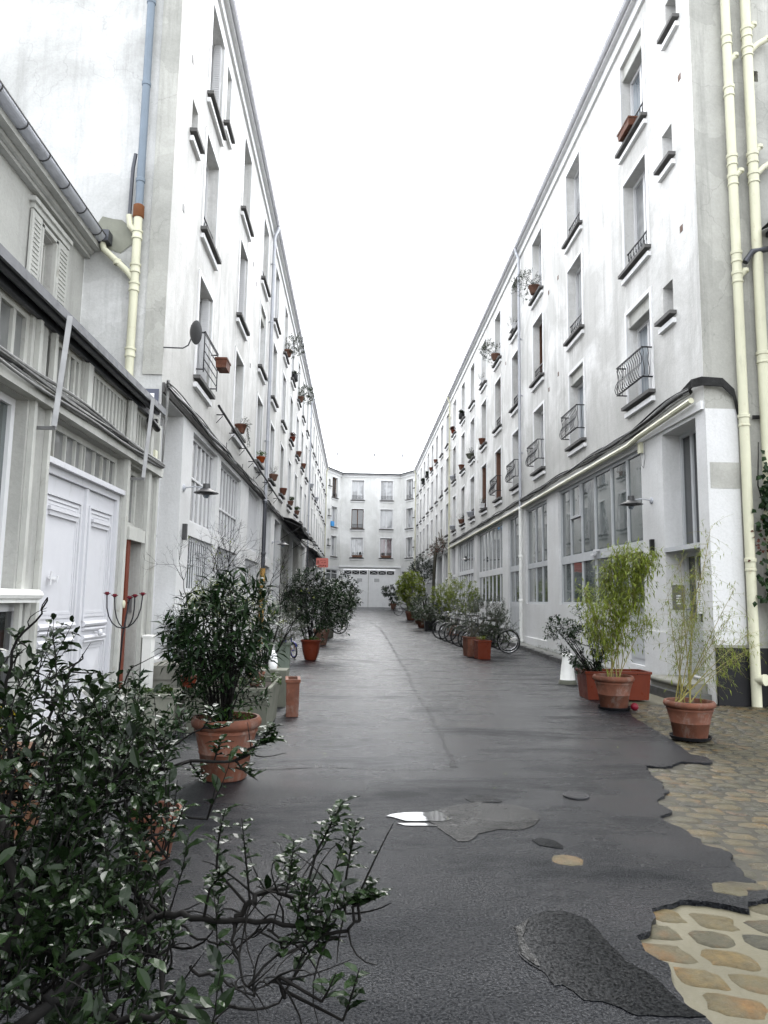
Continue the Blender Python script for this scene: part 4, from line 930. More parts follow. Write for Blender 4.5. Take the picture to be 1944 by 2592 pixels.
mb = MB(); mb.box(-1.9, -.12, 4.70, 4.5, .0, 4.85); mb.build('string_course', M['trim'], EB)
for (a_, b_) in ((-1.27, 1.18), (1.24, 3.85)):       # two gate leaves
    mb = MB(); y0, y1 = .05, .11
    mb.box(a_, y0+.02, .78, b_, y1, 3.95); mb.box(a_, y0, .78, a_+.10, y0+.03, 4.48); mb.box(b_-.10, y0, .78, b_, y0+.03, 4.48); mb.box(a_+.1, y0+.001, 4.38, b_-.1, y0+.03, 4.48)
    mb.box(a_+.1, y0+.001, 3.9, b_-.1, y0+.03, 4.0); mb.box(a_+.1, y0+.001, 2.35, b_-.1, y0+.03, 2.42)
    w3 = (b_-a_-.2)/3
    for k in range(3):
        x0, x1 = a_+.1+w3*k, a_+.1+w3*(k+1); mb.bar((x0+.03, y0+.02, 4.02), (x1-.03, y0+.02, 4.36), .05, .02); mb.bar((x0+.03, y0+.025, 4.36), (x1-.03, y0+.025, 4.02), .05, .02); mb.box(x1-.03, y0+.002, 4.0, x1+.03, y0+.028, 4.38)
    gt = mb.build('gate', M['trim'], EB)
    mb = MB(); mb.poly([(a_+.1, y1+.02, 4.0), (b_-.1, y1+.02, 4.0), (b_-.1, y1+.02, 4.38), (a_+.1, y1+.02, 4.38)]); c = .65*b_+.35*a_ if a_ < 0 else .8*a_+.2*b_+.25
    for k in range(5): mb.box(c+k*.10-.2, y0+.012, 3.28, c+k*.10-.2+.04, y0+.019, 3.62)
    mb.build('vent_slots', M['black'], gt)
mb = MB(); mb.box(1.18, .03, .78, 1.24, .1, 4.48); mb.build('gate_post', M['cream_w'], EB)
for (P, Q) in ((C0, C1), (C1, C2), (C2, C3)):
    A = Vector((P[0], P[1]-70.8, 0)); B = Vector((Q[0], Q[1]-70.8, 0)); L = (B-A).length; an = atan2(B.y-A.y, B.x-A.x)
    mb = MB(); mb.X = Matrix.Translation(A) @ Matrix.Rotation(an, 4, 'Z')
    mb.box(-.1, -.25, 13.82, L+.1, .3, 13.9); mb.box(0, -.06, 13.6, L, .003, 13.82); mb.X = None; mb.build('cornice', M['trim'], EB)
    mb = MB(); mb.X = Matrix.Translation(A) @ Matrix.Rotation(an, 4, 'Z'); mb.tube([(-.1, -.3, 13.93), (L+.1, -.3, 13.93)], .075, 8); mb.X = None; mb.build('gutter', M['zinc_d'], EB, True)
mb = MB(); z = 13.92
mb.poly([(-4, -3.5, z), (-1.6, -.3, z), (-1.9, 4.6, z+2.6), (-6, 2, z+2.6)]); mb.poly([(-1.6, -.3, z), (4.3, -.3, z), (4.8, 4.6, z+2.6), (-1.9, 4.6, z+2.6)]); mb.poly([(4.3, -.3, z), (6, -3, z), (9, 2, z+2.6), (4.8, 4.6, z+2.6)])
mb.build('roof', M['roof'], EB)
for (x, n_) in ((-2.0, 2), (1.45, 2), (4.9, 2)):
    mb = MB(); mb.box(x-.45, 4.2, 15.6, x+.45, 4.9, 16.55); ch = mb.build('chimney', M['trim'], EB)
    mb = MB()
    for k in range(n_): mb.lathe([(.07, 16.55), (.09, 16.95), (.06, 17.0)], (x-.25+.5*k, 4.5, 0), 10)
    mb.build('chimney_pot', M['zinc_d'], ch, True)
mb = MB(); mb.box(.7, .9, 14.4, 1.6, 1.4, 15.0); mb.build('roof_hatch', M['zinc'], EB)
for k in PRO:
    if k not in USED:
        def kill(o):
            for c in list(o.children): kill(c)
            bpy.data.objects.remove(o)
        kill(PRO[k])
# ================= PLANTS =================
R = random.Random(21)
def rv(rr=R):
    while True:
        v_ = Vector((rr.uniform(-1,1), rr.uniform(-1,1), rr.uniform(-1,1)))
        if .05 < v_.length < 1: return v_.normalized()
UPV = Vector((0,0,1))
def curve_pts(p, q, bend, n=5):
    p = Vector(p); q = Vector(q); c = (p+q)/2+bend
    return [p*(1-t)**2+c*2*t*(1-t)+q*t*t for t in [i/n for i in range(n+1)]]
def twig(ms, ml, p, d, L, n, ll, lw, r=.004, style='leaf', fan=1.0, rr=R, tr=(.0,1.), droop=.15, upb=.25):
    P = [Vector(p)]; d = d.normalized()
    for k in range(4): d = (d + rv(rr)*.18 + UPV*upb*.3).normalized(); P.append(P[-1]+d*L/4)
    ms.tube(P, [r, r*.85, r*.7, r*.5, r*.3], 4, False)
    for i in range(n):
        t = (.18+.82*(i+.5)/n)*4; k = min(3, int(t)); q = P[k].lerp(P[k+1], t-k); ax = (P[k+1]-P[k]).normalized()
        side = ax.cross(UPV)
        if side.length < .1: side = Vector((1,0,0))
        side.normalize(); an = i*2.4+rr.uniform(-.4, .4); o = ax.cross(side)
        out_ = side*cos(an)+o*sin(an)
        dd = (ax*rr.uniform(.3, .8)+out_*fan+UPV*rr.uniform(-.1, .35)).normalized()
        ml.t = max(.001, min(1, rr.betavariate(*((2, 3))) if rr.random() > .06 else 1.)) * (tr[1]-tr[0])+tr[0]
        s_ = rr.uniform(.55, 1.25)
        if style == 'big': ml.bigleaf(q, dd, (UPV+rv(rr)*.5).normalized(), ll*s_, lw*s_, rr.uniform(.1, .3), rr.uniform(.0, .35), rr.uniform(0, .1))
        else: ml.leaf(q, dd, (UPV+rv(rr)*.6).normalized(), ll*s_, lw*s_, rr.uniform(.1, .3), droop)
    return P[-1]
def lobes(rr, n=7): return [(rv(rr), rr.uniform(.15, .42)) for _ in range(n)]
def crown(ms, ml, base, c, rad, ntw, nl, ll, lw, tl=.2, style='leaf', rr=R, stems=6, sr=.012, tr=(0.,1.), up=.5, fan=1., hollow=.35, droop=.15):
    """crown of leafy twigs filling an uneven ellipsoid, tied by limbs to the base"""
    c = Vector(c); base = Vector(base); lb = lobes(rr); nodes = []
    for k in range(stems):
        v_ = rv(rr); v_.z = abs(v_.z)*.6-.1; e = c+Vector((v_.x*rad[0], v_.y*rad[1], v_.z*rad[2]))*.65
        P = curve_pts(base+Vector((rr.uniform(-1,1), rr.uniform(-1,1), 0))*sr*2.5, e, Vector((rr.uniform(-.1,.1), rr.uniform(-.1,.1), .05))*(e-base).length, 6)
        ms.tube(P, [sr*(1-.13*i) for i in range(7)], 6, False); nodes += P[2:]
    for k in range(ntw):
        v_ = rv(rr); m = 1.
        for (a_, s_) in lb: m += s_*max(0, v_.dot(a_))**3 - s_*.35*max(0, -v_.dot(a_))**2
        f_ = (hollow+(1-hollow)*rr.random())**.6*m
        p_ = c+Vector((v_.x*rad[0], v_.y*rad[1], v_.z*rad[2]))*f_*.86
        nn = min(nodes, key=lambda q: (q-p_).length)
        if k % 2 == 0: ms.tube(curve_pts(nn, p_, rv(rr)*.04, 3), [sr*.4, sr*.33, sr*.28, sr*.2], 4, False); nodes.append(p_)
        d = Vector((v_.x, v_.y, v_.z*.6)) + UPV*up + rv(rr)*.35
        twig(ms, ml, p_, d, tl*rr.uniform(.7, 1.25), nl, ll, lw, sr*.25, style, fan, rr, tr, droop)
def pot_mesh(mb, kind, r, h):
    if kind == 'classic':
        mb.lathe([(0, .0), (r*.62, 0), (r*.66, .015), (r*.76, h*.42), (r*.785, h*.43), (r*.785, h*.455), (r*.775, h*.465), (r*.90, h*.76), (r*.93, h*.765), (r*.93, h*.80), (r*.90, h*.81), (r*.92, h*.83), (r*.99, h*.85), (r*1.03, h*.90), (r*1.02, h*.96), (r*.97, h), (r*.90, h), (r*.87, h*.95), (r*.86, h*.86), (0, h*.86)], n=36)
    elif kind == 'plain':
        mb.lathe([(0, 0), (r*.60, 0), (r*.63, .01), (r*.92, h*.78), (r*.94, h*.80), (r*1., h*.83), (r*1.0, h*.97), (r*.97, h), (r*.9, h), (r*.87, h*.9), (0, h*.88)], n=28)
    elif kind == 'belly':
        mb.lathe([(0, 0), (r*.55, 0), (r*.62, .03), (r*.82, h*.4), (r*.90, h*.7), (r*.95, h*.86), (r*1.06, h*.9), (r*1.07, h*.97), (r*1.0, h), (r*.92, h*.98), (r*.88, h*.9), (0, h*.88)], n=32)
    elif kind == 'drum':
        mb.lathe([(0, 0), (r*.97, 0), (r, .01), (r, h*.98), (r*.97, h), (r*.9, h), (r*.88, h*.92), (0, h*.9)], n=24)
def trough_mesh(mb, lx, ly, h, taper=.08, t=.025, rim=.03):
    def ring(s_, z, ins=0): a_ = lx/2*s_-ins; b_ = ly/2*s_-ins; return [mb.v((x, y, z)) for x, y in ((-a_,-b_),(a_,-b_),(a_,b_),(-a_,b_))]
    L = [ring(1-taper, 0), ring(1-.01, h-rim*1.4), ring(1., h-rim*1.2, -.012), ring(1., h, -.012), ring(1., h, t), ring(1., h*.86, t)]
    mb.f(L[0][::-1])
    for A, B in zip(L, L[1:]):
        for k in range(4): mb.f((A[k], A[(k+1)%4], B[(k+1)%4], B[k]))
    return h*.86
def potted(label, cat, base, pot=('classic', .27, .5, 'terra'), name='potted_plant', group=None, rz=0., saucer=False):
    """root empty, pot and soil; returns (root, soil height)"""
    o = empty(name, base, rz); tag(o, label, cat, group); mb = MB()
    if pot[0] == 'trough': sz = trough_mesh(mb, pot[1], pot[2], pot[3]); mt = pot[4]; hh = pot[3]
    else: pot_mesh(mb, pot[0], pot[1], pot[2]); mt = pot[3]; sz = pot[2]*.86; hh = pot[2]
    po = mb.build('pot' if pot[0] != 'trough' else 'planter', M[mt], o, pot[0] != 'trough', 50)
    mb = MB()
    if pot[0] == 'trough':
        a_, b_ = pot[1]/2-.03, pot[2]/2-.03; mb.poly([(-a_,-b_,sz+.01), (a_,-b_,sz+.01), (a_,b_,sz+.01), (-a_,b_,sz+.01)])
    else: mb.lathe([(pot[1]*.87, sz+.008), (pot[1]*.4, sz+.025), (0, sz+.03)], n=20)
    mb.build('soil', M['soil'], o, True)
    if saucer:
        mb = MB(); r = pot[1]*.78; mb.lathe([(0, -.0), (r, 0), (r*1.08, .035), (r*1.02, .035), (r*.96, .008)], n=28); mb.build('saucer', M['black'], o, True)
    return o, sz+.02
def finish(o, ms, ml, leafm, barkm='bark', fname='foliage', inv=True):
    """stem and foliage meshes are collected in world space, then parented under the root"""
    mi = o.matrix_basis.inverted() if inv else None
    for mb_, nm, mt in ((ms, 'stems', barkm), (ml, fname, leafm)):
        if mb_ is None or not mb_.V: continue
        if mi is not None: mb_.V = [mi @ v_ for v_ in mb_.V]
        mb_.build(nm, M[mt], o, mt == barkm, 180)
def ground_pt(x, y): p = G(x, y); p.z = gz(p.y); return p
def herb(o, c, r, n, mat, ll=.03, lw=.018, h=.1, rr=R, name='herbs'):
    ms, ml = MB(), MB()
    for k in range(n):
        a_ = rr.uniform(0, 6.28); q = Vector(c)+Vector((cos(a_), sin(a_), 0))*r*sqrt(rr.random()); twig(ms, ml, q, UPV+rv(rr)*.6, h*rr.uniform(.6, 1.3), 7, ll, lw, .0015, rr=rr)
    mi = o.matrix_basis.inverted(); ml.V = [mi @ v_ for v_ in ml.V]; ml.build(name, M[mat], o)
# ---- the big foreground shrub ----
def PX(a, b, Y): return W(a*.6028, 1450+b*.6028, Y)
ms, ml = MB(), MB(); nodes = []
def limb(pts, r0, r1, n=7):
    # smooth through points
    P = []
    for i in range(len(pts)-1):
        p0, p1, p2, p3 = pts[max(i-1,0)], pts[i], pts[i+1], pts[min(i+2, len(pts)-1)]
        for k in range(4):
            t = k/4; P.append(.5*((2*p1)+(p2-p0)*t+(2*p0-5*p1+4*p2-p3)*t*t+(3*p1-p0-3*p2+p3)*t**3))
    P.append(pts[-1]); P = [p+rv()*.0075 for p in P]; r0 *= .82; r1 *= .8; N = len(P)
    ms.tube(P, [r0+(r1-r0)*i/(N-1) for i in range(N)], n, False); nodes.extend(P); return P
root = Vector((-1.12, 1.62, .3))
limb([root, PX(180,1830,1.72), PX(400,1600,1.85), PX(560,1500,1.95), PX(640,1440,2.0), PX(760,1440,2.0), PX(960,1455,1.95), PX(1200,1480,1.9), PX(1420,1512,1.85), PX(1500,1470,1.85)], .017, .004)
limb([PX(560,1500,1.95), PX(650,1600,2.0), PX(690,1720,1.9), PX(700,1850,1.8)], .014, .004)
limb([PX(990,1455,1.95), PX(1050,1390,1.95), PX(1110,1345,1.98), PX(1200,1350,1.97), PX(1330,1420,1.9), PX(1450,1440,1.9)], .010, .004)
limb([PX(190,1780,1.72), PX(330,1810,1.75), PX(450,1868,1.75), PX(600,1868,1.75), PX(740,1855,1.75), PX(900,1900,1.7)], .014, .004)
limb([PX(600,1385,2.05), PX(740,1470,2.0), PX(860,1540,1.95), PX(960,1555,1.9), PX(1090,1500,1.95)], .005, .002)
limb([PX(1130,1490,1.92), PX(1190,1550,1.9), PX(1290,1550,1.87), PX(1450,1515,1.85)], .004, .002)
limb([PX(970,1460,1.95), PX(990,1580,1.9), PX(1030,1700,1.85), PX(1060,1780,1.8)], .006, .002)
limb([PX(790,1660,1.85), PX(900,1700,1.82), PX(1000,1745,1.8), PX(1090,1755,1.78), PX(1180,1700,1.8)], .005, .002)
limb([PX(640,1640,1.9), PX(560,1560,1.95), PX(520,1480,2.0)], .006, .003)
limb([root, PX(60,1560,1.9), PX(20,1200,2.1), PX(0,930,2.4)], .022, .012)
limb([PX(0,940,2.45), PX(200,925,2.5), PX(350,900,2.5), PX(480,870,2.5), PX(620,828,2.45), PX(800,800,2.4), PX(990,790,2.4), PX(1100,700,2.45)], .014, .004)
limb([PX(470,872,2.5), PX(600,765,2.5), PX(740,715,2.5), PX(860,650,2.5)], .008, .003)
limb([root, PX(150,1400,2.0), PX(240,1100,2.3), PX(250,860,2.5)], .02, .009)
limb([PX(240,1100,2.3), PX(400,980,2.3), PX(560,950,2.3)], .010, .004)
limb([PX(150,1400,2.0), PX(330,1350,2.1), PX(560,1340,2.1), PX(640,1440,2.0)], .010, .006)
limb([PX(20,1200,2.1), PX(60,900,2.4), PX(180,650,2.55), PX(300,420,2.6), PX(345,350,2.6)], .010, .003)
limb([PX(60,900,2.4), PX(20,600,2.5), PX(60,330,2.5), PX(150,200,2.5), PX(200,110,2.5)], .009, .003)
limb([PX(250,860,2.5), PX(330,700,2.6), PX(450,560,2.7), PX(560,400,2.75)], .008, .003)
SIL = [(0,1730),(40,1640),(75,1520),(105,1490),(165,1520),(180,1600),(150,1660),(200,1690),(290,1640),(360,1690),(430,1760),(480,1850),(560,1840),(650,1810),(700,1870),(640,1915),(500,1990),(480,2060),(560,2030),(640,2090),(700,2130),(800,2030),(880,2010),(935,2130),(965,2270),(900,2390),(800,2330),(700,2290),(600,2330),(560,2450),(640,2520),(700,2592),(0,2592)]
def dens(x, y):
    if not inside(x, y, SIL): return 0
    if x < 420 and y < 2330: return 1. if y > 1690 else .55
    if y > 2330 and x < 420: return .20
    if x > 640 and 2030 < y < 2350: return .11
    return .10
n_ = 0; rr = random.Random(5)
while n_ < 360:
    x, y = rr.uniform(-30, 970), rr.uniform(1490, 2600)
    if rr.random() > dens(max(x, 2), min(y, 2590)): continue
    Y = 2.75-(y-1500)/1100*.95+rr.uniform(-.3, .35)
    if x > 450: Y = min(Y, 2.5)
    tip = W(x, y, max(1.62, Y)); L = rr.uniform(.16, .34); d = (UPV*1.1+rv(rr)*.55+Vector((.25,0,0))).normalized()
    b0 = tip-d*L; nn = min(nodes, key=lambda q: (q-b0).length+(9 if q.z > b0.z+.08 else 0))
    if (nn-b0).length > .5: continue
    ms.tube(curve_pts(nn, b0, Vector((0,0,-.04))+rv(rr)*.03, 4), [.0045,.004,.0036,.0032,.0028], 5, False); nodes.append(b0)
    twig(ms, ml, b0, d, L, rr.randint(8, 13), .051, .023, .0028, 'big', .95, rr, (0., .95), upb=.1); n_ += 1
# explicit leafy shoots standing clear of the mass
for (bx, by, tx, ty, Y, nl) in ((910,1250,950,985,1.95,7),(1050,1380,1015,1030,1.95,7),(1200,1350,1235,1120,1.95,9),(1330,1170,1440,960,1.95,11),(1450,1300,1500,1040,1.92,9),(1500,1370,1650,1055,1.88,1),(700,1200,745,870,2.2,5),(680,1180,780,960,2.1,8),(1250,1470,1285,1290,1.9,8),(1350,1800,1410,1680,1.75,3),(1440,1880,1510,1660,1.72,5),(1110,1650,1300,1490,1.85,4),(1400,1420,1560,1320,1.88,10),(880,1330,960,1240,1.95,8),(1480,1400,1600,1350,1.86,9),(1380,1440,1360,1560,1.86,8),(730,1560,720,1480,1.9,4),(1090,705,1150,640,2.44,8),(1040,740,1180,700,2.42,9),(980,790,1060,760,2.4,6),(1000,800,1080,870,2.4,5),(850,655,900,560,2.5,6),(860,650,960,640,2.48,6),(900,790,930,700,2.42,6),(700,820,720,730,2.45,6),(800,800,850,880,2.42,6)):
    a_, b_ = PX(bx, by, Y), PX(tx, ty, Y); nn = min(nodes, key=lambda q: (q-a_).length+(9 if q.z > a_.z+.06 else 0)); ms.tube(curve_pts(nn, a_, Vector((0,0,0)), 3), [.0045,.004,.0036,.003], 5, False)
    P = curve_pts(a_, b_, rv(rr)*.015, 6); ms.tube(P, [.0034,.003,.0028,.0025,.002,.0018,.0012], 5, False)
    for i in range(nl*2):
        t = .2+.8*i/(nl*2); k = min(5, int(t*6)); q = P[k].lerp(P[k+1], t*6-k); an_ = i*2.4
        dd = Vector((cos(an_), sin(an_), rr.uniform(.1, .7))).normalized(); ml.t = rr.uniform(.1, .95); ml.bigleaf(q, dd, UPV, .047*rr.uniform(.6, 1.15), .023, .2, rr.uniform(0, .3), .05)
# bare hooked side shoots
for k in range(130):
    q = nodes[rr.randrange(len(nodes)//2)]; d = (rv(rr)+Vector((.4,0,.3))).normalized(); ms.tube(curve_pts(q, q+d*rr.uniform(.06, .2), rv(rr)*.05, 4), [.003,.0026,.002,.0016,.001], 4, False)
FG = empty('foreground_shrub', (root.x, root.y, 0)); tag(FG, 'large glossy dark-leaved shrub sprawling over the bottom left corner nearest the viewer', 'shrub')
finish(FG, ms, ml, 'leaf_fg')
mb = MB(); pot_mesh(mb, 'drum', .3, .42); mb.build('tub', M['concrete'], FG, True)
mb = MB(); mb.lathe([(.26, .39), (0, .40)], n=20); mb.build('soil', M['soil'], FG)
def place(label, cat, bx, by, pot, crowns, group=None, name='potted_plant', dz=0., rz=0., saucer=False, herbs=None, seed=1, depth=None):
    """crowns: (cx, cy, rx, ry px at the pot's depth, kind, ntwigs)"""
    rr = random.Random(seed*13+5); b = ground_pt(bx, by)
    if depth: b = W(bx, by, depth); b.z = gz(depth)
    b.y += (pot[1]*.6 if pot[0] != 'trough' else pot[2]*.5); b.z = gz(b.y)+dz+.004
    o, sz = potted(label, cat, b, pot, name, group, rz, saucer); Y = b.y; by_mat = {}
    for c in crowns:
        cx, cy, rx_, ry_, kind, nt_ = c[:6]; off = c[6] if len(c) > 6 else 0.
        cc = W(cx, cy, Y+off); s_ = Y/1828.; rad = (rx_*s_, rx_*s_*.9, ry_*s_); bb = Vector((b.x+max(-.25, min(.25, (cc.x-b.x)*.3)), b.y+min(off, .2), b.z+sz))
        K = {'dark': ('leaf_dk','bark', .075, .024, .2, 10, 'leaf'), 'darkbig': ('leaf_dk','bark', .13, .032, .2, 9, 'leaf'), 'laurel': ('leaf_dk','bark', .06, .030, .16, 10, 'leaf'), 'mid': ('leaf_md','bark', .05, .022, .16, 10, 'leaf'),
             'olive': ('leaf_ol','bark_g', .055, .012, .2, 13, 'leaf'), 'yellow': ('leaf_yl','bark_g', .06, .016, .18, 10, 'leaf'), 'bright': ('leaf_br','bark_g', .05, .026, .14, 9, 'leaf'), 'red': ('leaf_rd','bark', .05, .02, .14, 8, 'leaf')}[kind]
        far = max(1., Y/14.)
        key = (K[0], K[1])
        if key not in by_mat: by_mat[key] = (MB(), MB())
        a_, l_ = by_mat[key]; nt_ = int(nt_*(1.6 if Y > 14 else 1.)); sc = 1.25 if Y > 14 else 1.
        crown(a_, l_, bb, cc, rad, nt_, K[5], K[2]*far**.85, K[3]*far**1.1*sc, K[4]*max(1, rad[0]/.45)**.5, K[6], rr, stems=6, sr=.014)
    for (lm, bk), (a_, l_) in by_mat.items(): finish(o, a_, l_, lm, bk)
    if herbs: herb(o, (b.x, b.y, b.z+sz), pot[1]*.75, herbs[1], herbs[0], herbs[2] if len(herbs) > 2 else .03, h=herbs[3] if len(herbs) > 3 else .1, rr=rr)
    return o
# ---- left side, near to far ----
p = ground_pt(400, 2190)
place('terracotta pot almost buried behind the leaves of the foreground shrub', 'potted plant', 372, 2185, ('classic', .16, .27, 'terra'), [(330,1900,90,110,'dark',60)], seed=2)
place('big terracotta pot holding a dense dark evergreen and bright parsley', 'potted plant', 558, 1984, ('classic', .285, .50, 'terra'),
      [(572,1640,98,108,'darkbig',100), (592,1535,46,50,'darkbig',30), (500,1640,60,90,'darkbig',60), (570,1745,80,75,'dark',90)], herbs=('leaf_br', 26, .035, .12), seed=3)
def fixed(label, cat, loc, pot, name='potted_plant', group=None, rz=0.): return potted(label, cat, Vector(loc), pot, name, group, rz)
o, sz = fixed('mossy grey-green concrete trough behind the big terracotta pot, planted with ivy and small pots', 'planter', (-1.42, 8.95, .003), ('trough', .95, 1.25, .50, 'concrete'), 'planter')
herb(o, (-1.2, 8.9, .45), .35, 40, 'leaf_md', .045, .03, .16); herb(o, (-1.6, 8.9, .45), .3, 30, 'leaf_dk', .05, .03, .2)
o, sz = fixed('pale green-grey rectangular trough with low strawberry-like leaves by the left wall', 'planter', (-2.35, 8.6, .003), ('trough', .72, .5, .42, 'concrete_p'), 'planter')
herb(o, (-2.35, 8.6, .36), .24, 34, 'leaf_md', .06, .045, .1)
o, sz = fixed('slim upright terracotta box standing against the end of the mossy trough', 'planter', (-.80, 9.72, .003), ('trough', .17, .42, .47, 'terra'), 'planter', rz=.1)
for (lab, x, y, z, r, h, mt) in (('small red plastic-looking pot on the trough rim left of the evergreen', -1.85, 8.35, .50, .10, .13, 'terra_r'), ('small brown pot with leggy seedlings inside the mossy trough', -1.2, 9.1, .44, .11, .17, 'terra')):
    o, sz = fixed(lab, 'potted plant', (x, y, z), ('plain', r, h, mt)); herb(o, (x, y, z+h), .08, 10, 'leaf_md', .04, .02, .22)
# bare-branched shrubs
def bare(label, bx, bz, Y, targets, seed, pot=None, leafn=40):
    rr = random.Random(seed); ms, ml = MB(), MB(); b = W(bx, bz, Y); base = Vector((b.x, Y, gz(Y)+.3)); o = empty('bare_shrub', (b.x, Y, gz(Y))); tag(o, label, 'shrub')
    tips = []
    def rec(p, d, L, r, lev):
        P = [p]; dd = d
        for k in range(3): dd = (dd+rv(rr)*.22+UPV*.06).normalized(); P.append(P[-1]+dd*L/3)
        ms.tube(P, [r, r*.85, r*.72, r*.62], 5 if lev < 3 else 3, False)
        if lev >= 5 or r < .0012: tips.append((P[-1], dd)); return
        for k in range(2 if rr.random() < .6 else 3): rec(P[-1], (dd+rv(rr)*.75).normalized(), L*rr.uniform(.6, .85), r*.66, lev+1)
        if lev > 1: rec(P[1], (dd+rv(rr)*.9).normalized(), L*.6, r*.5, lev+1)
    for (x, y, off) in targets:
        t = W(x, y, Y+off); d = t-base; s0 = base+d*.0; m_ = base.lerp(t, .45)+rv(rr)*.05; ms.tube(curve_pts(base, m_, Vector((0,0,-.05)), 5), [.016,.015,.014,.013,.012,.011], 7, False)
        rec(m_, d.normalized(), d.length*.24, .010, 0)
    for k in range(leafn):
        q, dd = tips[rr.randrange(len(tips))]; ml.t = rr.uniform(.3, 1)
        for j in range(3): ml.leaf(q, (dd+rv(rr)).normalized(), UPV, .03, .015)
    mb = MB(); pot_mesh(mb, 'plain', .22, .36); mb.build('pot', M['terra_p'], o, True)
    finish(o, ms, ml, 'leaf_yl', 'bark')
bare('leafless spreading shrub with fine twigs against the barred white windows', 545, 1720, 9.9, [(430,1400,0),(500,1390,.2),(560,1380,-.1),(600,1420,.3),(400,1560,-.3),(610,1470,.1),(460,1470,.2)], 3)
bare('leafless forked shrub further back, beside the ochre pipe sleeve', 672, 1660, 12.6, [(640,1440,0),(700,1420,.2),(750,1450,.3),(790,1490,0),(760,1530,-.2),(660,1500,.2)], 9)
place('glossy dark laurel in a pot beside the pale blue cabinet', 'potted plant', 480, 1775, ('plain', .2, .33, 'terra_p'), [(478,1640,42,62,'dark',90), (450,1600,25,30,'dark',24)], seed=5)
place('yellow-tinged shrub with brown dead twigs at the foot of the barred windows', 'potted plant', 575, 1745, ('plain', .2, .33, 'terra_p'), [(530,1535,62,52,'yellow',110), (660,1560,45,40,'yellow',34)], seed=6, depth=10.8)
place('feathery olive-grey shrub in the grey-green metal tub', 'potted plant', 712, 1707, ('trough', .30, .30, .62, 'green_tub'), [(705,1590,55,58,'olive',110)], seed=7, depth=14.7)
place('round red-glazed pot with grass tufts and a tall dark bush', 'potted plant', 785, 1672, ('belly', .25, .50, 'terra_r'), [(795,1540,78,62,'dark',230), (785,1480,40,36,'dark',50), (745,1520,30,40,'dark',40)], herbs=('leaf_br', 40, .05, .12), seed=8, depth=18.2)
place('pale terracotta pot tucked behind the red-glazed pot', 'potted plant', 812, 1634, ('plain', .26, .5, 'terra_p'), [(828,1530,42,48,'laurel',80)], seed=9, depth=22.9)
place('round concrete tub with a loose evergreen bush, bicycles leaning behind it', 'potted plant', 822, 1612, ('drum', .30, .62, 'concrete'), [(850,1520,52,42,'dark',150)], seed=10, depth=26.4)
place('wide dark bush far up the left side before the white gates', 'potted plant', 862, 1575, ('drum', .35, .5, 'concrete'), [(868,1515,34,36,'dark',90)], seed=11, depth=37)
mb = MB()
# ---- right side, near to far ----
def bamboo(o, base, tips, rr, leaves=1., ll=.09, lw=.012, leafm='leaf_yl'):
    ms, ml = MB(), MB(); base = Vector(base)
    for (t, dens_, lo) in tips:
        b = base+Vector((rr.uniform(-.1, .1), rr.uniform(-.08, .08), 0)); P = curve_pts(b, t, Vector((0, 0, .12))+rv(rr)*.05, 10); ms.tube(P, [.0065*(1-.075*i) for i in range(11)], 6, False)
        for k in range(int(dens_*leaves)):
            f_ = lo+(1-lo)*rr.random()**.7; i = min(9, int(f_*10)); q = P[i].lerp(P[i+1], f_*10-i)
            d = (rv(rr)+UPV*.35).normalized(); L = rr.uniform(.12, .32); Q = curve_pts(q, q+d*L+Vector((0,0,-.05)), UPV*.04, 3); ms.tube(Q, [.0018,.0015,.0012,.0008], 3, False)
            for j in range(5):
                ml.t = rr.uniform(.15, 1.); q2 = Q[min(3, 1+j//2)]; ml.leaf(q2, (d*.6+rv(rr)*.8+Vector((0,0,-.25))).normalized(), UPV, ll*rr.uniform(.6, 1.2), lw, .15, .25)
    finish(o, ms, ml, leafm, 'cane')
rr = random.Random(31)
b = ground_pt(1769, 1880); b.y += .2; b.z = .004
o, sz = potted('terracotta pot on a black saucer with thin airy bamboo, nearest the cream pipes', 'potted plant', b, ('classic', .275, .42, 'terra'), saucer=True, group='terracotta pots of bamboo')
tp = [((1735,1480),26,.3),((1722,1420),22,.3),((1765,1430),14,.4),((1800,1330),30,.25),((1790,1400),22,.3),((1850,1560),20,.4),((1860,1490),16,.3),((1900,1600),14,.5),((1690,1500),12,.5),((1745,1560),30,.3),((1885,1660),30,.15),((1835,1620),36,.2),((1905,1640),20,.3),((1720,1600),26,.3)]
bamboo(o, (b.x-.08, b.y, b.z+sz), [(W(x, y, b.y+rr.uniform(-.2, .3)), d_*1.5, lo) for (x, y), d_, lo in tp], rr, ll=.075, lw=.009)
b = ground_pt(1567, 1800); b.y += .2; b.z = .004
o, sz = potted('terracotta pot of dense yellow-green bamboo in front of the brown trough', 'potted plant', b, ('classic', .285, .47, 'terra'), saucer=True, group='terracotta pots of bamboo')
tp = [((1480,1500),26,.3),((1530,1440),30,.35),((1560,1400),44,.45),((1590,1395),44,.5),((1625,1410),44,.5),((1650,1400),36,.6),((1610,1480),26,.3),((1500,1560),30,.3),((1640,1560),18,.4),((1540,1530),30,.3),((1580,1540),22,.3)]
bamboo(o, (b.x, b.y, b.z+sz), [(W(x, y, b.y+rr.uniform(-.3, .4)), d_, lo) for (x, y), d_, lo in tp], rr, ll=.12, lw=.019, leaves=3.)
o, sz = fixed('long reddish-brown trough behind the bamboo pot, with a dark leaning shrub', 'planter', (4.18, 11.75, .003), ('trough', 1.05, .5, .44, 'terra_r'), 'planter')
ms, ml = MB(), MB(); crown(ms, ml, (3.9, 11.75, .4), W(1490, 1650, 11.6), (.36, .35, .38), 110, 10, .06, .03, .18, 'leaf', rr, sr=.014)
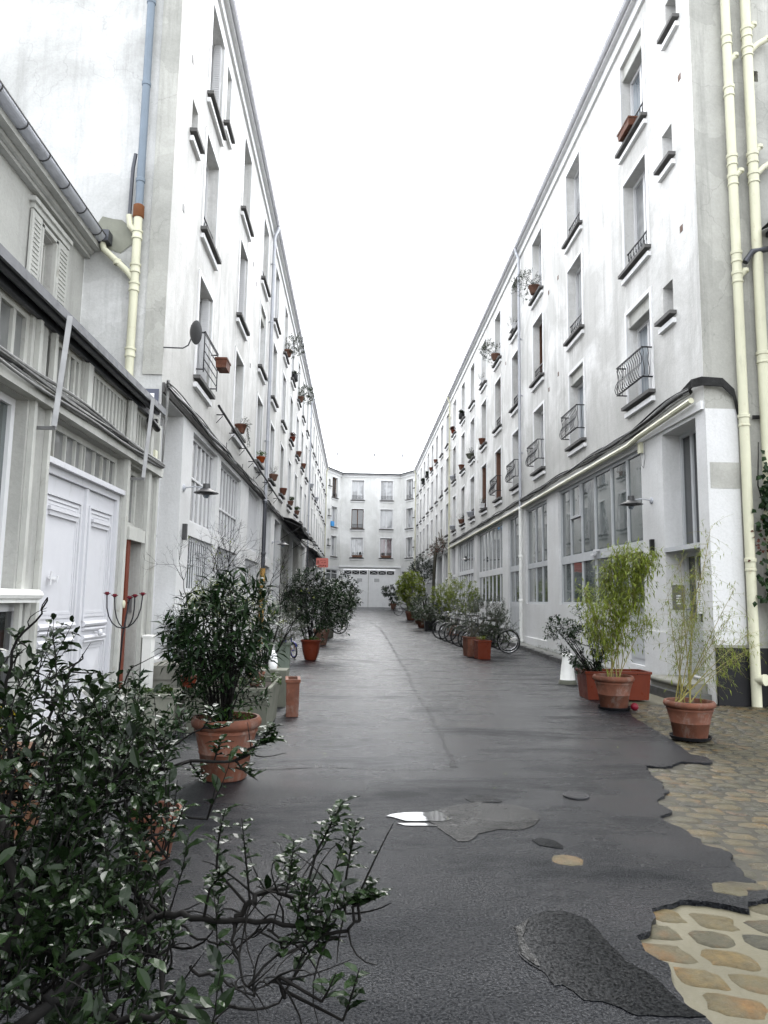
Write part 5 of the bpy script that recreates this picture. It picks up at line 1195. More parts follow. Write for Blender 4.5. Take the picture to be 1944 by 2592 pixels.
crown(ms, ml, (3.8, 11.75, .4), W(1422, 1600, 11.7), (.24, .25, .19), 46, 10, .06, .03, .15, 'leaf', rr, sr=.012)
finish(o, ms, ml, 'leaf_dk'); ms, ml = MB(), MB(); crown(ms, ml, (4.0, 11.8, .4), W(1515, 1560, 11.8), (.40, .3, .42), 80, 10, .05, .022, .2, 'leaf', rr, sr=.010, tr=(.3, 1.)); finish(o, ms, ml, 'leaf_md')
for (lab, bx, by, Y, lx, ly, h, mt) in (('square terracotta planter at the near end, in front of the parked bicycles', 1221, 1671, 19.25, .36, .4, .48, 'terra_r'), ('ribbed terracotta planter just behind, in front of the parked bicycles', 1193, 1655, 20.0, .36, .5, .52, 'terra')):
    b = W(bx, by, Y); o, sz = fixed(lab, 'planter', (b.x, Y, gz(Y)+.003), ('trough', lx, ly, h, mt), 'planter', rz=.12)
    if 'square' in lab: herb(o, (b.x, Y, gz(Y)+h), .15, 16, 'leaf_yl', .04, .02, .12)
    else:
        rr = random.Random(77); ms, ml = MB(), MB(); cc = W(1222, 1566, 20.2); crown(ms, ml, (b.x, Y, gz(Y)+h), cc, (.74, .5, .58), 340, 13, .07, .02, .24, 'leaf', rr, sr=.016, stems=9); finish(o, ms, ml, 'leaf_ol', 'bark_g')
        ms, ml = MB(), MB(); crown(ms, ml, (b.x+.3, Y+.2, gz(Y)+h), W(1262, 1600, 20.4), (.38, .4, .5), 130, 9, .05, .024, .2, 'leaf', rr, sr=.012); finish(o, ms, ml, 'leaf_md')
place('black square tub of green-grey shrubs beyond the bicycles', 'potted plant', 1090, 1594, ('trough', .5, .5, .40, 'black'), [(1085,1545,42,34,'olive',110), (1120,1560,30,26,'mid',40)], seed=21, depth=32)
place('terracotta pot next to the black tub on the right', 'potted plant', 1067, 1588, ('plain', .22, .42, 'terra'), [(1062,1548,24,26,'mid',50)], seed=22, depth=34)
place('clump of yellow-green bamboo behind the bicycles', 'potted plant', 1150, 1600, ('trough', .5, .5, .40, 'terra_p'), [(1165,1520,48,44,'yellow',150), (1120,1515,30,28,'yellow',60)], seed=23, depth=29)
place('bright yellow-green bush in a terracotta pot, far right', 'potted plant', 1040, 1570, ('plain', .32, .5, 'terra'), [(1040,1500,34,42,'yellow',170), (1022,1480,16,22,'yellow',40)], seed=24, depth=42)
place('low grey-green plants round a small pot, far right of the alley', 'potted plant', 1060, 1578, ('plain', .28, .4, 'terra_p'), [(1072,1560,26,16,'olive',60)], seed=25, depth=38)
place('drooping palm-like plant leaning toward the white gates', 'potted plant', 996, 1550, ('plain', .3, .5, 'terra_p'), [(985,1500,20,14,'olive',36), (1000,1520,12,20,'olive',26)], seed=26, depth=64)
# climbers
rr = random.Random(41); ms, ml = MB(), MB()
o = empty('wall_climber', (5.35, 50, gz(50))); tag(o, 'leafless brown wisteria climbing the far right facade and along the string course', 'climber')
for k in range(6): ms.tube(curve_pts((5.3, 49.6+.1*k, gz(50)), (5.35, 48+k*.3, 4.9), Vector((-.1, rr.uniform(-.5, .5), 0)), 8), .05-.004*k, 6, False)
for k in range(34):
    y0 = rr.uniform(42.8, 50); ms.tube(curve_pts((5.4, y0, 4.7+rr.uniform(-.2, .4)), (5.38, y0+rr.uniform(1, 5), 4.9+rr.uniform(-.5, 1.2)), Vector((-.1, 0, rr.uniform(-.3, .4))), 6), rr.uniform(.012, .035), 4, False)
for k in range(240): ml.t = rr.random(); q = Vector((5.4-rr.random()*.3, rr.uniform(43, 52), 4.6+rr.random()*.9)); ml.leaf(q, rv(rr), UPV, .12, .06)
finish(o, ms, ml, 'leaf_rd', 'bark_g')
ms, ml = MB(), MB(); o = empty('wall_climber', (5.3, 56, gz(56))); tag(o, 'round dark evergreen mass hanging over the far right doorway', 'climber')
crown(ms, ml, (5.4, 56, gz(56)), (5.0, 55, 3.75), (.95, 2.6, 1.0), 260, 10, .13, .06, .4, 'leaf', rr, sr=.04); finish(o, ms, ml, 'leaf_dk')
ms, ml = MB(), MB(); o = empty('wall_climber', (6.55, 11.05, 0)); tag(o, 'ivy with a few red leaves clinging round the right-hand cream pipe', 'climber')
ms.tube([(6.6, 11.08, 0), (6.5, 11.05, 1.2), (6.55, 11.04, 2.4), (6.32, 11.05, 3.4), (6.36, 11.05, 4.1)], [.02,.017,.014,.01,.006], 6, False)
for (cx, cz, sx_, sz_, n_) in ((6.66, 2.75, .26, .55, 620), (6.38, 3.3, .06, .5, 90), (6.5, 1.75, .25, .25, 140), (6.7, 2.0, .3, .4, 200)):
    for k in range(n_): q = Vector((rr.gauss(cx, sx_*.6), 11.0-abs(rr.gauss(.05, .08)), rr.gauss(cz, sz_*.55))); ml.t = rr.random(); ml.leaf(q, (rv(rr)+Vector((0,-.5,-.3))).normalized(), Vector((0,-1,.3)), .10, .085, .1)
finish(o, ms, ml, 'leaf_dk')
ms, ml = MB(), MB()
for k in range(30): q = Vector((rr.gauss(6.3, .1), 10.98, rr.gauss(2.55, .15))); ml.t = rr.random(); ml.leaf(q, rv(rr), Vector((0,-1,.3)), .06, .05, .1)
for v_ in range(len(ml.V)): ml.V[v_] = ml.V[v_]-Vector((6.55, 11.05, 0))
ml.build('red_leaves', M['leaf_rd'], o)
# weeds along the right plinth and left steps
ms, ml = MB(), MB(); rr = random.Random(3)
for k in range(60):
    y = rr.choice([rr.gauss(19.6, .5), rr.gauss(21, .7), rr.uniform(14, 24)]); q = Vector((5.45+rr.random()*.1, y, .13)); twig(ms, ml, q, UPV+rv(rr)*.8, .12, 6, .04, .015, .001, rr=rr)
for k in range(40): q = Vector((-2.2+rr.random()*.5, rr.uniform(9.3, 10.9), .0)); twig(ms, ml, q, UPV+rv(rr)*.9, .15, 6, .05, .02, .001, rr=rr)
w_ = ml.build('weeds', M['leaf_md']); w_['kind'] = 'stuff'
# ================= WINDOW-SILL POTS =================
def snap(px, py, side):
    X = XR if side == 'R' else XL; p_ = onX(px, py, X-.12 if side == 'R' else X+.12); ys = Yc if side == 'R' else YL
    y = min(ys, key=lambda v_: abs(v_-p_.y)); z = min(LV, key=lambda v_: abs(v_-(p_.z-.15))); return y, z
FL = {0: 'first', 1: 'second', 2: 'top'}
ORD = ['nearest','second','third','fourth','fifth','sixth','seventh','eighth','ninth','tenth','eleventh','twelfth','thirteenth','fourteenth','fifteenth','sixteenth','seventeenth']
def sill_pot(side, px, py, kind, seed, dy=0.):
    rr = random.Random(seed*7+1); y, z = snap(px, py, side); X = XR if side == 'R' else XL; s_ = -1 if side == 'R' else 1
    fl = FL[LV.index(z)]; col = ORD[(Yc if side == 'R' else YL).index(y)]; sd = 'right' if side == 'R' else 'left'
    what, pot, fol = {
      'box': ('reddish-brown window box', ('trough', .62, .19, .17, 'terra'), None), 'boxg': ('window box with trailing greenery', ('trough', .5, .18, .16, 'terra'), ('trail', 'leaf_md')),
      'feather': ('red pot with feathery trailing green', ('plain', .15, .22, 'terra'), ('trail', 'leaf_ol')), 'orange': ('orange pot full of lime-green leaves', ('plain', .14, .18, 'orange'), ('bush', 'leaf_br')),
      'brown': ('round brown pot with wiry stems', ('plain', .17, .22, 'terra_p'), ('wire', 'leaf_ol')), 'terra': ('empty stacked terracotta pots', ('plain', .16, .26, 'terra'), None),
      'green': ('small terracotta pot with a green tuft', ('plain', .14, .2, 'terra_p'), ('bush', 'leaf_md')), 'white': ('white box with dry stems', ('trough', .55, .18, .2, 'frame_w'), ('wire', 'leaf_ol')),
      'big': ('large grey-green bush spilling from a pot', ('plain', .2, .26, 'terra_p'), ('big', 'leaf_ol')), 'dark': ('dark pot', ('drum', .16, .28, 'black'), ('bush', 'leaf_dk')),
      'red': ('red flowerpot', ('plain', .14, .2, 'terra_r'), ('bush', 'leaf_rd')), 'bowl': ('hanging grey moss-lined bowl', ('plain', .24, .22, 'concrete'), ('wire', 'leaf_md')), 'grey': ('grey pot', ('plain', .2, .25, 'zinc'), None)}[kind]
    off = .10 if pot[0] != 'trough' else .12
    loc = Vector((X+s_*off, y+dy, z+.0)); 
    o, sz = potted('%s on %s-floor sill, %s window on %s' % (what, fl, col, sd), 'window plant', loc, pot, 'window_planter' if pot[0] == 'trough' else 'potted_plant', 'pots on window sills', radians(90) if pot[0] == 'trough' else 0)
    if fol:
        ms, ml = MB(), MB(); k_, mt = fol; c = loc+Vector((0, 0, sz)); f_ = max(1, y/18.)
        if k_ == 'bush': 
            for k in range(16): twig(ms, ml, c+Vector((rr.uniform(-.08,.08), rr.uniform(-.1,.1), 0)), UPV+rv(rr)*.7+Vector((s_*.2,0,0)), .18, 8, .05*f_, .025*f_, .002, rr=rr)
        if k_ == 'trail':
            for k in range(34): twig(ms, ml, c+Vector((s_*rr.uniform(-.02,.1), rr.uniform(-.18,.18), 0)), UPV*.3+rv(rr)*.5+Vector((s_*.5,0,0)), .25, 9, .035*f_, .012*f_, .0015, rr=rr, upb=-.6)
            for k in range(14): q = c+Vector((s_*.15, rr.uniform(-.05,.2), -.05)); twig(ms, ml, q, Vector((s_*.15, .1, -1)), .5, 12, .035*f_, .012*f_, .0015, rr=rr, upb=-.8)
        if k_ == 'wire':
            for k in range(16): twig(ms, ml, c+Vector((rr.uniform(-.05,.05), rr.uniform(-.15,.15), 0)), UPV+rv(rr)*.8, .34, 4, .03*f_, .012*f_, .003, rr=rr)
        if k_ == 'big': crown(ms, ml, c, c+Vector((s_*.28, .0, .12)), (.42, .5, .42), 90, 8, .05*f_, .02*f_, .16, 'leaf', rr, sr=.01)
        finish(o, ms, ml, mt)
    return o
PL = [('L',606.6,1071.6,'feather'),('L',655,1143,'orange'),('L',684.6,1187,'brown'),('L',710,1230,'terra'),('L',731,1263,'green'),('L',747,1285,'green'),('L',729,877,'big'),('L',744,941,'dark'),('L',760.6,1002,'big'),('L',734,1101,'red'),('L',751,1133,'terra'),('L',773,1200,'terra'),('L',790,1236,'grey'),('L',798,1255,'grey'),
      ('R',1600,290,'box'),('R',1345,700,'big'),('R',1300,800,'white'),('R',1260,880,'big'),('R',1225,930,'white'),('R',1175,1045,'dark'),('R',1150,1090,'red'),('R',1221,1109,'terra'),('R',1188,1153,'bowl'),('R',1168,1175,'terra'),('R',1146,1207,'grey'),('R',1218,1279,'white'),('R',1189,1293,'grey'),('R',1163,1315,'brown'),('R',1145,1334,'grey'),('R',1097,1180,'terra'),('R',1086,1203,'terra'),('R',1077,1217,'dark'),('R',1067,1232,'dark')]
seen = set()
for i, (sd_, px, py, kd) in enumerate(PL):
    key = (sd_,)+snap(px, py, sd_)
    if key in seen: continue
    seen.add(key); sill_pot(sd_, px, py, kd, i)
o, sz = potted('terracotta window box hung outside the black rail of the nearest left window', 'window plant', Vector((XL+.30, 14.12, 6.02)), ('trough', .42, .22, .20, 'terra'), 'window_planter', 'pots on window sills', radians(90))
for (x, z, lab, mt) in ((.05, 5.67, 'long flower box across the left first-floor window of the end block', 'leaf_dk'), (2.9, 5.67, 'flower box across the right first-floor window of the end block', 'leaf_ol')):
    o, sz = potted(lab, 'window plant', Vector((x, 70.66, z)), ('trough', 1.0, .2, .2, 'terra_p'), 'window_planter', 'pots on window sills'); ms, ml = MB(), MB()
    for k in range(22): twig(ms, ml, Vector((x+random.uniform(-.45,.45), 70.62, z+sz)), UPV+rv()*.7, .3, 6, .12, .05, .004)
    finish(o, ms, ml, mt)
# ================= BICYCLES =================
def bicycle(label, frame='black', small=1., group=None, rim='chrome', fork='chrome', mud='black'):
    o = empty('bicycle'); tag(o, label, 'bicycle', group); Rw = .335*small; wb = 1.04*small; hub1 = Vector((0, 0, Rw)); hub2 = Vector((wb, 0, Rw))
    for hb in (hub1, hub2):
        mb = MB(); mb.torus(hb, Rw-.018, .019, (0,1,0), 32, 6); ty = mb.build('wheel', M['rubber'], o, True, 180)
        mb = MB(); mb.torus(hb, Rw-.042, .011, (0,1,0), 32, 5); mb.tube([hb-Vector((0,.045,0)), hb+Vector((0,.045,0))], .018, 8); mb.build('rim', M[rim], ty, True, 180)
        mb = MB()
        for k in range(16):
            a_ = 2*pi*k/16; mb.tube([hb+Vector((0, .02*(-1)**k, 0)), hb+Vector((cos(a_), 0, sin(a_)))*(Rw-.045)], .0018, 3, False)
        mb.build('spokes', M['chrome'], ty)
    s = small; bb = Vector((.60*s, 0, .28*s)); st = Vector((.72*s, 0, .78*s)); hd = Vector((.16*s, 0, .80*s)); hl_ = Vector((.13*s, 0, .62*s))
    mb = MB()
    for (p_, q_, r_) in ((hd, st-Vector((.01,0,.05)), .015), (hl_, bb, .017), (bb, st, .015), (bb, hub2, .009), (hub2, st-Vector((.0,0,.04)), .008), (hd+Vector((-.01,0,.04)), hl_, .018)): mb.tube([p_, q_], r_, 8)
    fr = mb.build('frame', M[frame], o, True)
    mb = MB()
    for sy in (-.05, .05): mb.tube([hl_+Vector((0, sy*.4, 0)), hl_+Vector((-.03*s, sy, -.08*s)), hub1+Vector((.0, sy, 0))], .010, 6)
    mb.build('fork', M[fork], o, True)
    mb = MB(); top = hd+Vector((-.02, 0, .17*s)); mb.tube([hd, top], .012, 8); mb.tube([top+Vector((.16*s, -.27*s, .0)), top+Vector((.04*s, -.24*s, .02)), top+Vector((-.03, -.08, 0)), top+Vector((-.03, .08, 0)), top+Vector((.04*s, .24*s, .02)), top+Vector((.16*s, .27*s, 0))], .011, 7)
    hbr = mb.build('handlebar', M['chrome'], o, True); mb = MB()
    for sy in (-1, 1): mb.tube([top+Vector((.10*s, sy*.262*s, .01)), top+Vector((.19*s, sy*.275*s, -.005))], .017, 7)
    mb.build('grip', M['black'], hbr, True)
    mb = MB(); c = st+Vector((.02, 0, .13*s)); mb.tube([st, c], .012, 7)
    pts = [(-.15, .018), (-.08, .025), (0, .06), (.07, .085), (.10, .075)]; rings = []
    for (x, hw) in pts: rings.append([mb.v(c+Vector((x*s, y_, z_))) for y_, z_ in ((-hw, 0), (-hw*.6, .035), (0, .045), (hw*.6, .035), (hw, 0), (0, -.01))])
    for A, B in zip(rings, rings[1:]):
        for k in range(6): mb.f((A[k], B[k], B[(k+1)%6], A[(k+1)%6]))
    mb.f(rings[0]); mb.f(rings[-1][::-1]); mb.build('saddle', M['black'], o, True)
    mb = MB(); mb.X = Matrix.Translation(bb) @ Matrix.Rotation(radians(90), 4, 'X'); mb.lathe([(0, -.04), (.085*s, -.04), (.085*s, -.035), (0, -.035)], n=20); mb.X = None
    mb.tube([bb+Vector((0,-.06,0)), bb+Vector((.10*s,-.07,-.12*s)), bb+Vector((.10*s,-.15,-.12*s))], .01, 5); mb.tube([bb+Vector((0,.06,0)), bb+Vector((-.10*s,.07,.12*s)), bb+Vector((-.10*s,.15,.12*s))], .01, 5)
    mb.tube([bb+Vector((0,-.04,.08*s)), hub2+Vector((0,-.04,.03))], .004, 4); mb.tube([bb+Vector((0,-.04,-.08*s)), hub2+Vector((0,-.04,-.03))], .004, 4); mb.build('crankset', M['iron_g'], o, True)
    for hb, a0, a1, nm in ((hub1, 20, 160, 'mudguard'), (hub2, 10, 175, 'mudguard')):
        mb = MB(); P = [hb+Vector((cos(radians(a_)), 0, sin(radians(a_))))*(Rw+.022) for a_ in range(a0, a1, 12)]
        L = [(mb.v(p_+Vector((0,-.024,0))), mb.v(p_+(p_-hb).normalized()*.006), mb.v(p_+Vector((0,.024,0)))) for p_ in P]
        for A, B in zip(L, L[1:]): mb.f((A[0], A[1], B[1], B[0])); mb.f((A[1], A[2], B[2], B[1]))
        mb.build(nm, M[mud], o, True, 180)
    return o
def darkrims(c):
    for w0 in c.children:
        for r0 in w0.children:
            if r0.name.startswith('rim') or r0.name.startswith('spokes'):
                r0.material_slots[0].link = 'OBJECT'; r0.material_slots[0].material = M['iron_g']
gR = 'bicycles parked across the right side'
bk = bicycle('black bicycle nearest the brown planters, both wheels ringed in bright rims', group=gR)
bk.location = (3.36, 20.9, gz(20.9)+.004); bk.rotation_euler = (radians(5), 0, radians(-4))
labs = ['dark bicycle second in the right-hand row, wheel just behind the nearest one', 'bicycle third in the right-hand row with a glint on its mudguard', 'bicycle fourth in the right-hand row, mostly hidden', 'bicycle fifth in the right-hand row with red parts showing', 'bicycle at the far left end of the right-hand row, with raised handlebars']
for k, (x, y, rz, ln) in enumerate(((3.42, 22.0, 3, -6), (3.34, 23.0, -6, 5), (3.28, 24.1, 4, -5), (3.2, 25.2, -3, 6), (3.12, 26.4, 5, -4))):
    c = copy_tree(bk); c['label'] = labs[k]; darkrims(c); c.location = (x, y, gz(y)+.004); c.rotation_euler = (radians(ln), 0, radians(rz)); s_ = .96+.03*(k % 3); c.scale = (s_, s_, s_)
c = copy_tree(bk); c['label'] = 'bicycle standing beside the nearest one, its wheel overlapping on the right'; c.location = (3.52, 21.5, gz(21.5)+.004); c.rotation_euler = (radians(-6), 0, radians(6))
c = copy_tree(bk); c['label'] = 'lone bicycle far up on the right by the yellow-green bush'; c.location = (2.9, 49.2, gz(49.2)+.004); c.rotation_euler = (radians(4), 0, radians(6)); c['group'] = 'bicycles far up the alley'
gL = 'bicycles leaning on the left side'
for lab, x, y, rz, ln, g in (('black bicycle poking its front wheel out past the concrete tub on the left', -.62, 28.6, 158, 12, gL), ('second black bicycle just behind it, wheel turned outward', -.78, 29.3, 166, -8, gL), ('bicycle leaning on the wide bush further up on the left', -.55, 40.0, 172, 6, 'bicycles far up the alley')):
    c = copy_tree(bk); c['label'] = lab; c['group'] = g; c.location = (x, y, gz(y)+.004); c.rotation_euler = (radians(ln), 0, radians(rz))
kb = bicycle('small child bicycle with blue tyres and an orange fork behind the red-glazed pot', 'blue_bike', .62, rim='blue_bike', fork='orange', mud='blue_bike'); kb.location = (-1.52, 18.6, gz(18.6)+.004); kb.rotation_euler = (radians(-6), 0, radians(120))
# ================= SMALL THINGS =================
b = ground_pt(1441, 1734)
mb = MB(); mb.lathe([(0, 0), (.155, 0), (.150, .05), (.142, .06), (.118, .30), (.095, .46), (.092, .50)], n=28); o = mb.build('bollard', M['white_st'], None, True, 50, loc=(b.x, b.y+.1, b.z+.003)); tag(o, 'short tapering white-painted stone bollard by the right kerb', 'bollard')
mb = MB(); mb.lathe([(.092, .50), (.102, .505), (.104, .53), (.09, .555), (.05, .57), (0, .572)], n=28); mb.build('cap', M['white_st'], o, True, 50)
mb = MB(); mb.lathe([(.17, 0), (.16, .06), (.145, .08)], n=28); mb.build('mossy_foot', M['concrete'], o, True)
b = ground_pt(1603, 1800); mb = MB(); n_ = 14; rings = [(sin(pi*k/12)*.055, .055-cos(pi*k/12)*.055) for k in range(13)]; mb.lathe([(max(0, r_), z_) for r_, z_ in rings], n=18); o = mb.build('ball', M['red_pl'], None, True, 180, loc=(b.x+.02, b.y, .004)); tag(o, 'small crimson ball on the ground between the bamboo pot and the brown trough', 'ball')
def lamp(X, y, z, s_, label):
    o = empty('wall_lamp', (X, y, z)); tag(o, label, 'wall lamp', 'enamel wall lamps on the pillars')
    mb = MB(); mb.X = Matrix.Rotation(radians(90*s_), 4, 'Y'); mb.lathe([(0, 0), (.065, 0), (.06, .025), (.02, .04), (0, .04)], n=16); mb.X = None; mb.build('wall_plate', M['zinc'], o, True)
    mb = MB(); mb.tube([(0, 0, 0), (s_*.2, 0, .03), (s_*.38, 0, .0)], .012, 7); mb.build('arm', M['zinc'], o, True)
    mb = MB(); mb.lathe([(0, .10), (.06, .10), (.065, .02), (.09, .0), (.21, -.055), (.215, -.065), (.09, -.03), (0, -.03)], (s_*.40, 0, -.02), 24); mb.lathe([(0, -.045), (.12, -.05), (.12, -.075), (.05, -.10), (0, -.10)], (s_*.40, 0, -.02), 20); mb.build('lamp_shade', M['iron_g'], o, True, 35)
    mb = MB(); mb.lathe([(.05, -.08), (.055, -.12), (.03, -.155), (0, -.16)], (s_*.40, 0, -.02), 14); mb.build('bulb', M['glass_cb'], o, True)
    return o
lamp(XR, 13.35, 3.46, -1, 'tiered enamel lamp on the pillar left of the right-hand entrance door'); lamp(XR, 34.0, 3.56, -1, 'tiered enamel lamp further up the right-hand workshops')
lamp(XL, 12.62, 3.40, 1, 'tiered enamel lamp on the first white pillar on the left'); lamp(XL, 26.1, 3.52, 1, 'tiered enamel lamp on the left, further up past the zinc downpipe')
o = empty('satellite_dish', (XL, 10.96, 5.33)); tag(o, 'small grey oval dish on a thin arm at the corner of the left block', 'satellite dish')
mb = MB(); mb.tube([(-.25, -.04, .01), (.30, -.05, .0), (.38, -.05, .05), (.42, -.05, .16)], .011, 6); mb.build('arm', M['iron_g'], o, True)
mb = MB(); mb.X = Matrix.Translation((.46, -.06, .26)) @ Matrix.Rotation(radians(52), 4, 'Z') @ Matrix.Rotation(radians(82), 4, 'Y') @ Matrix.Scale(1.35, 4, (1, 0, 0)); mb.lathe([(0, 0), (.06, .006), (.11, .022), (.135, .04), (.14, .04), (.12, .016), (.06, -.006), (0, -.012)], n=26); mb.X = None; mb.build('dish', M['iron_g'], o, True)
# enamel number plate on the corner (only its blue-grey border and pale patch can be made out)
def plate(name, label, cat, c, w_, h_, rot, m1, m2, strokes):
    o = empty(name, c); o.rotation_euler = rot; tag(o, label, cat); mb = MB(); mb.box(-w_/2, -.008, -h_/2, w_/2, .0, h_/2); mb.build('plate', M[m1], o)
    mb = MB()
    for (x0, z0, x1, z1) in strokes: mb.box(x0*w_, -.011, z0*h_, x1*w_, -.0082, z1*h_)
    mb.build('marks', M[m2], o); return o
plate('enamel_plate', 'blue-grey enamel plate with a white panel above the workshop canopy end', 'sign', (XL-.19, 10.88, 4.50), .34, .32, (0, 0, 0), 'blue_sign', 'paper', [(-.36,-.30,.30,.28)])
# salmon sign hanging out on the left
o = empty('hanging_sign', (XL, 43.2, 3.68)); tag(o, 'salmon-red rounded sign hanging out from the left facade with faded lettering', 'sign')
mb = MB(); x0, x1, z0, z1 = .66, 1.38, -.28, .28; r_ = .07; pts = []
for (cx, cz, a0) in ((x1-r_, z1-r_, 0), (x0+r_, z1-r_, 90), (x0+r_, z0+r_, 180), (x1-r_, z0+r_, 270)):
    for k in range(5): a_ = radians(a0+k*22.5); pts.append((cx+r_*cos(a_), cz+r_*sin(a_)))
mb.poly([(x, -.02, z) for x, z in pts]); mb.poly([(x, .02, z) for x, z in pts][::-1])
for k in range(len(pts)): a_, b_ = pts[k], pts[(k+1) % len(pts)]; mb.poly([(a_[0], -.02, a_[1]), (a_[0], .02, a_[1]), (b_[0], .02, b_[1]), (b_[0], -.02, b_[1])])
mb.build('sign_board', M['red_sign'], o)
mb = MB()
for (a_, b_, c_, d_) in ((.72,-.06,.84,.16),(.90,.10,1.26,.15),(.96,-.02,1.08,.04),(1.12,-.03,1.25,.05),(.76,-.22,1.30,-.13)): 
    n_ = 5
    for k in range(n_): w0 = (c_-a_)/n_; mb.box(a_+w0*k, -.024, b_+(k % 2)*.02, a_+w0*k+w0*.62, -.0202, d_-((k+1) % 2)*.02)
mb.build('faded_lettering', M['red_ink'], o)
mb = MB(); mb.tube([(0, 0, -.18), (.66, 0, -.18)], .012, 6); mb.tube([(0, 0, .1), (.66, 0, .24)], .008, 5); mb.build('bracket', M['iron_g'], o)
# corrugated awnings on the left
def awning(y0, y1, X0, z0, X1, z1, wav, label, seed):
    mb = MB(); n_ = int((y1-y0)/.12); L = []
    for k in range(n_+1):
        y = y0+(y1-y0)*k/n_; f_ = noise.noise(Vector((y*.5, seed, 0)))*wav; c_ = .02*sin(k*pi)
        L.append((mb.v((X0, y, z0+f_*.3)), mb.v(((X0+X1)/2, y, (z0+z1)/2+f_+.06+.02*(k % 2))), mb.v((X1, y, z1+f_+.02*(k % 2))), mb.v((X1-.01, y, z1+f_-.12-.10*abs(noise.noise(Vector((y*1.3, 3, seed))))))))
    for A, B in zip(L, L[1:]):
        for j in range(3): mb.f((A[j], A[j+1], B[j+1], B[j]))
    o = mb.build('awning', M['cable'], None); tag(o, label, 'awning', 'dark awnings over the left workshops')
    mb = MB()
    for y in (y0+.05, (y0+y1)/2, y1-.05): mb.tube([(X0, y, z0-.9), (X1-.05, y, z1-.04)], .012, 5); mb.tube([(X0, y, z0-.05), (X1-.05, y, z1-.05)], .012, 5)
    mb.build('bracket', M['iron_g'], o)
awning(28.8, 39.5, XL, 4.75, XL+.85, 4.42, .22, 'crumpled black tarred awning over the curtained workshop on the left', 2)
awning(44.3, 56, XL, 4.70, XL+.65, 4.40, .05, 'straighter black awning further up on the left behind the salmon sign', 5)
# candle-holder stake with five red cups
o = empty('candelabra_stake', (-2.05, 7.75, 0)); tag(o, 'wrought candelabra stake with five red cups in front of the white double door', 'candle holder')
c0 = W(316, 1590, 7.75); mb = MB(); cx, cz = c0.x, c0.z
mb.tube([(cx-.06-o.location.x, 0, 0), (cx-.02-o.location.x, 0, cz-.1), (cx+.03-o.location.x, 0, cz+.30)], .009, 6)
cups = []
for (hw, hh, yy) in ((.185, .34, -.02), (.105, .32, .06)):
    P = [(cx-o.location.x-.02+hw*cos(pi+pi*k/10), yy*sin(pi*k/10), cz+hh-(hh)*sin(pi*k/10)**.8) for k in range(11)]; mb.tube(P, .007, 6); cups += [P[0], P[-1]]
cups.append((cx+.03-o.location.x, 0, cz+.30)); mb.build('stake', M['iron'], o, True, 180)
for q in cups:
    mb = MB(); mb.lathe([(0, 0), (.012, 0), (.022, .012), (.036, .018), (.036, .024), (.02, .022), (.02, .035), (0, .035)], q, 14); mb.build('candle_cup', M['red_pl'], o, True)
# steps, cabinet, boxes on the left
mb = MB(); mb.box(XL, 10.92, 0, -2.50, 12.40, .30); mb.box(XL+.01, 10.9, .30, -2.62, 12.42, .50); o = mb.build('stone_steps', M['stone_step'], None); tag(o, 'worn pale stone steps up to the tall glazed white door on the left', 'steps')
mb = MB(); mb.box(XL, 7.0, 0, XL+.25, 9.45, .13); o = mb.build('door_sill', M['stone_step'], None); tag(o, 'low stone threshold under the white double doors', 'step')
mb = MB(); mb.box(XL+.004, 12.22, .05, XL+.22, 13.02, 1.05); o = mb.build('utility_cabinet', M['cab'], None); tag(o, 'pale blue-grey utility cabinet against the wall behind the laurel', 'cabinet'); mb = MB(); mb.box(XL+.0, 12.18, 1.05, XL+.25, 13.06, 1.09); mb.build('lid', M['cab'], o)
mb = MB(); mb.box(XL+.002, 12.68, 2.50, XL+.07, 12.78, 2.78); o = mb.build('key_box', M['iron_g'], None); tag(o, 'narrow dark grey box fixed on the first white pillar, left', 'wall box')
mb = MB(); mb.box(XR-.07, 13.28, 2.42, XR-.003, 13.36, 2.72); o = mb.build('door_closer_box', M['black'], None); tag(o, 'small black box with hanging lead on the pillar under the right lamp', 'wall box')
mb = MB(); mb.tube([(XR-.04, 13.3, 2.42), (XR-.05, 13.32, 2.3), (XR-.03, 13.3, 2.22)], .012, 5); mb.build('lead', M['black'], o)
mb = MB(); mb.box(XR-.07, 13.68, 4.45, XR-.003, 13.80, 4.66); o = mb.build('junction_box', M['cream'], None); tag(o, 'cream junction box with a looped cable under the right string course', 'wall box')
mb = MB(); mb.tube([(XR-.05, 13.7, 4.45), (XR-.06, 13.66, 4.2), (XR-.06, 13.55, 4.12), (XR-.05, 13.5, 4.3), (XR-.04, 13.52, 4.6)], .008, 5); mb.build('lead', M['cable_g'], o, True)
mb = MB(); mb.box(XL+.002, 10.62, 3.52, XL+.05, 10.74, 3.66); o = mb.build('junction_box', M['cream'], None); tag(o, 'cream junction box above the cables at the end of the low workshop', 'wall box')
mb = MB(); mb.box(XL+.0, 9.90, .0, XL+.13, 10.04, .0) if False else None
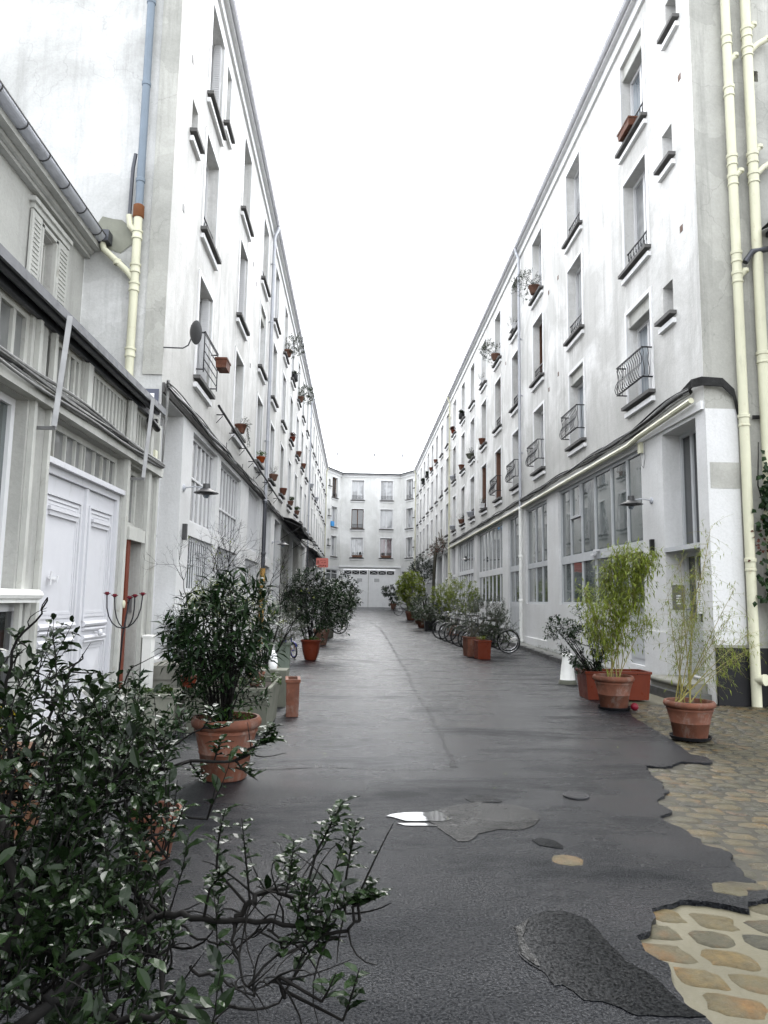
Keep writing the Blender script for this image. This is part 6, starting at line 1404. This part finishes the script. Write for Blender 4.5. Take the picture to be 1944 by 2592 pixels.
g_ = (-2.62, 10.45); mb = MB(); mb.box(-2.98, 10.42, 0, -2.86, 10.62, .93); mb.box(-2.99, 10.41, .93, -2.85, 10.63, .96); o = mb.build('guard_post', M['white_st'], None, True); tag(o, 'waist-high white stone post between the small door and the steps', 'post')
# white bag draped over trough
mb = MB(); rr = random.Random(6); c = W(690, 1690, 10.6); prof = [(0, .27), (.025, .26), (.04, .2), (.055, .1), (.05, 0), (0, -.01)]; mb.lathe(prof, (0,0,0), 14)
mb.V = [v_+Vector((noise.noise(v_*14)*.03, noise.noise(v_*14+Vector((5,0,0)))*.03, 0)) for v_ in mb.V]; o = mb.build('plastic_bag', M['white_bag'], None, True, 180, loc=(c.x, 10.6, .5)); tag(o, 'crumpled white plastic bag perched at the far end of the mossy trough', 'bag')
mb = MB(); mb.box(-.26, -.2, 0, .22, .2, .5); o = mb.build('plinth_block', M['concrete'], None, loc=(c.x, 10.6, .002)); tag(o, 'low mossy concrete block behind the mossy trough', 'block')
c = W(4, 1835, 4.9); mb = MB(); pot_mesh(mb, 'plain', .13, .24); o = mb.build('watering_pot', M['yellow'], None, True, 50, loc=(c.x-.04, 4.9, max(.0, c.z-.14))); tag(o, 'bright yellow plastic pot just showing at the left edge behind the foreground shrub', 'pot')
mb = MB(); mb.box(c.x-.35, 4.7, 0, c.x+.2, 5.1, max(.01, c.z-.142)); o = mb.build('wooden_crate', M['wood_br'], None); tag(o, 'dark wooden crate carrying the yellow pot behind the foreground shrub', 'crate')
c = W(839, 1322, 69.0); mb = MB(); mb.box(-.25, -.12, 0, .25, .12, .45); o = mb.build('window_box', M['skyblue'], None, loc=(c.x+.05, 68.95, 8.51), rot=(0,0,radians(60))); tag(o, 'bright blue tub on the left splay window of the end block', 'tub')
# fallen leaves and grit on the wet ground
rr = random.Random(12); ml = MB()
for k in range(70):
    x, y = rr.uniform(-1.5, 4.5), rr.uniform(3, 20); ml.t = rr.random(); ml.leaf(Vector((x, y, .006)), Vector((rr.uniform(-1,1), rr.uniform(-1,1), .05)), UPV, rr.uniform(.02, .04), .015, .1, .0)
o = ml.build('fallen_leaves', M['leaf_yl']); o['kind'] = 'stuff'
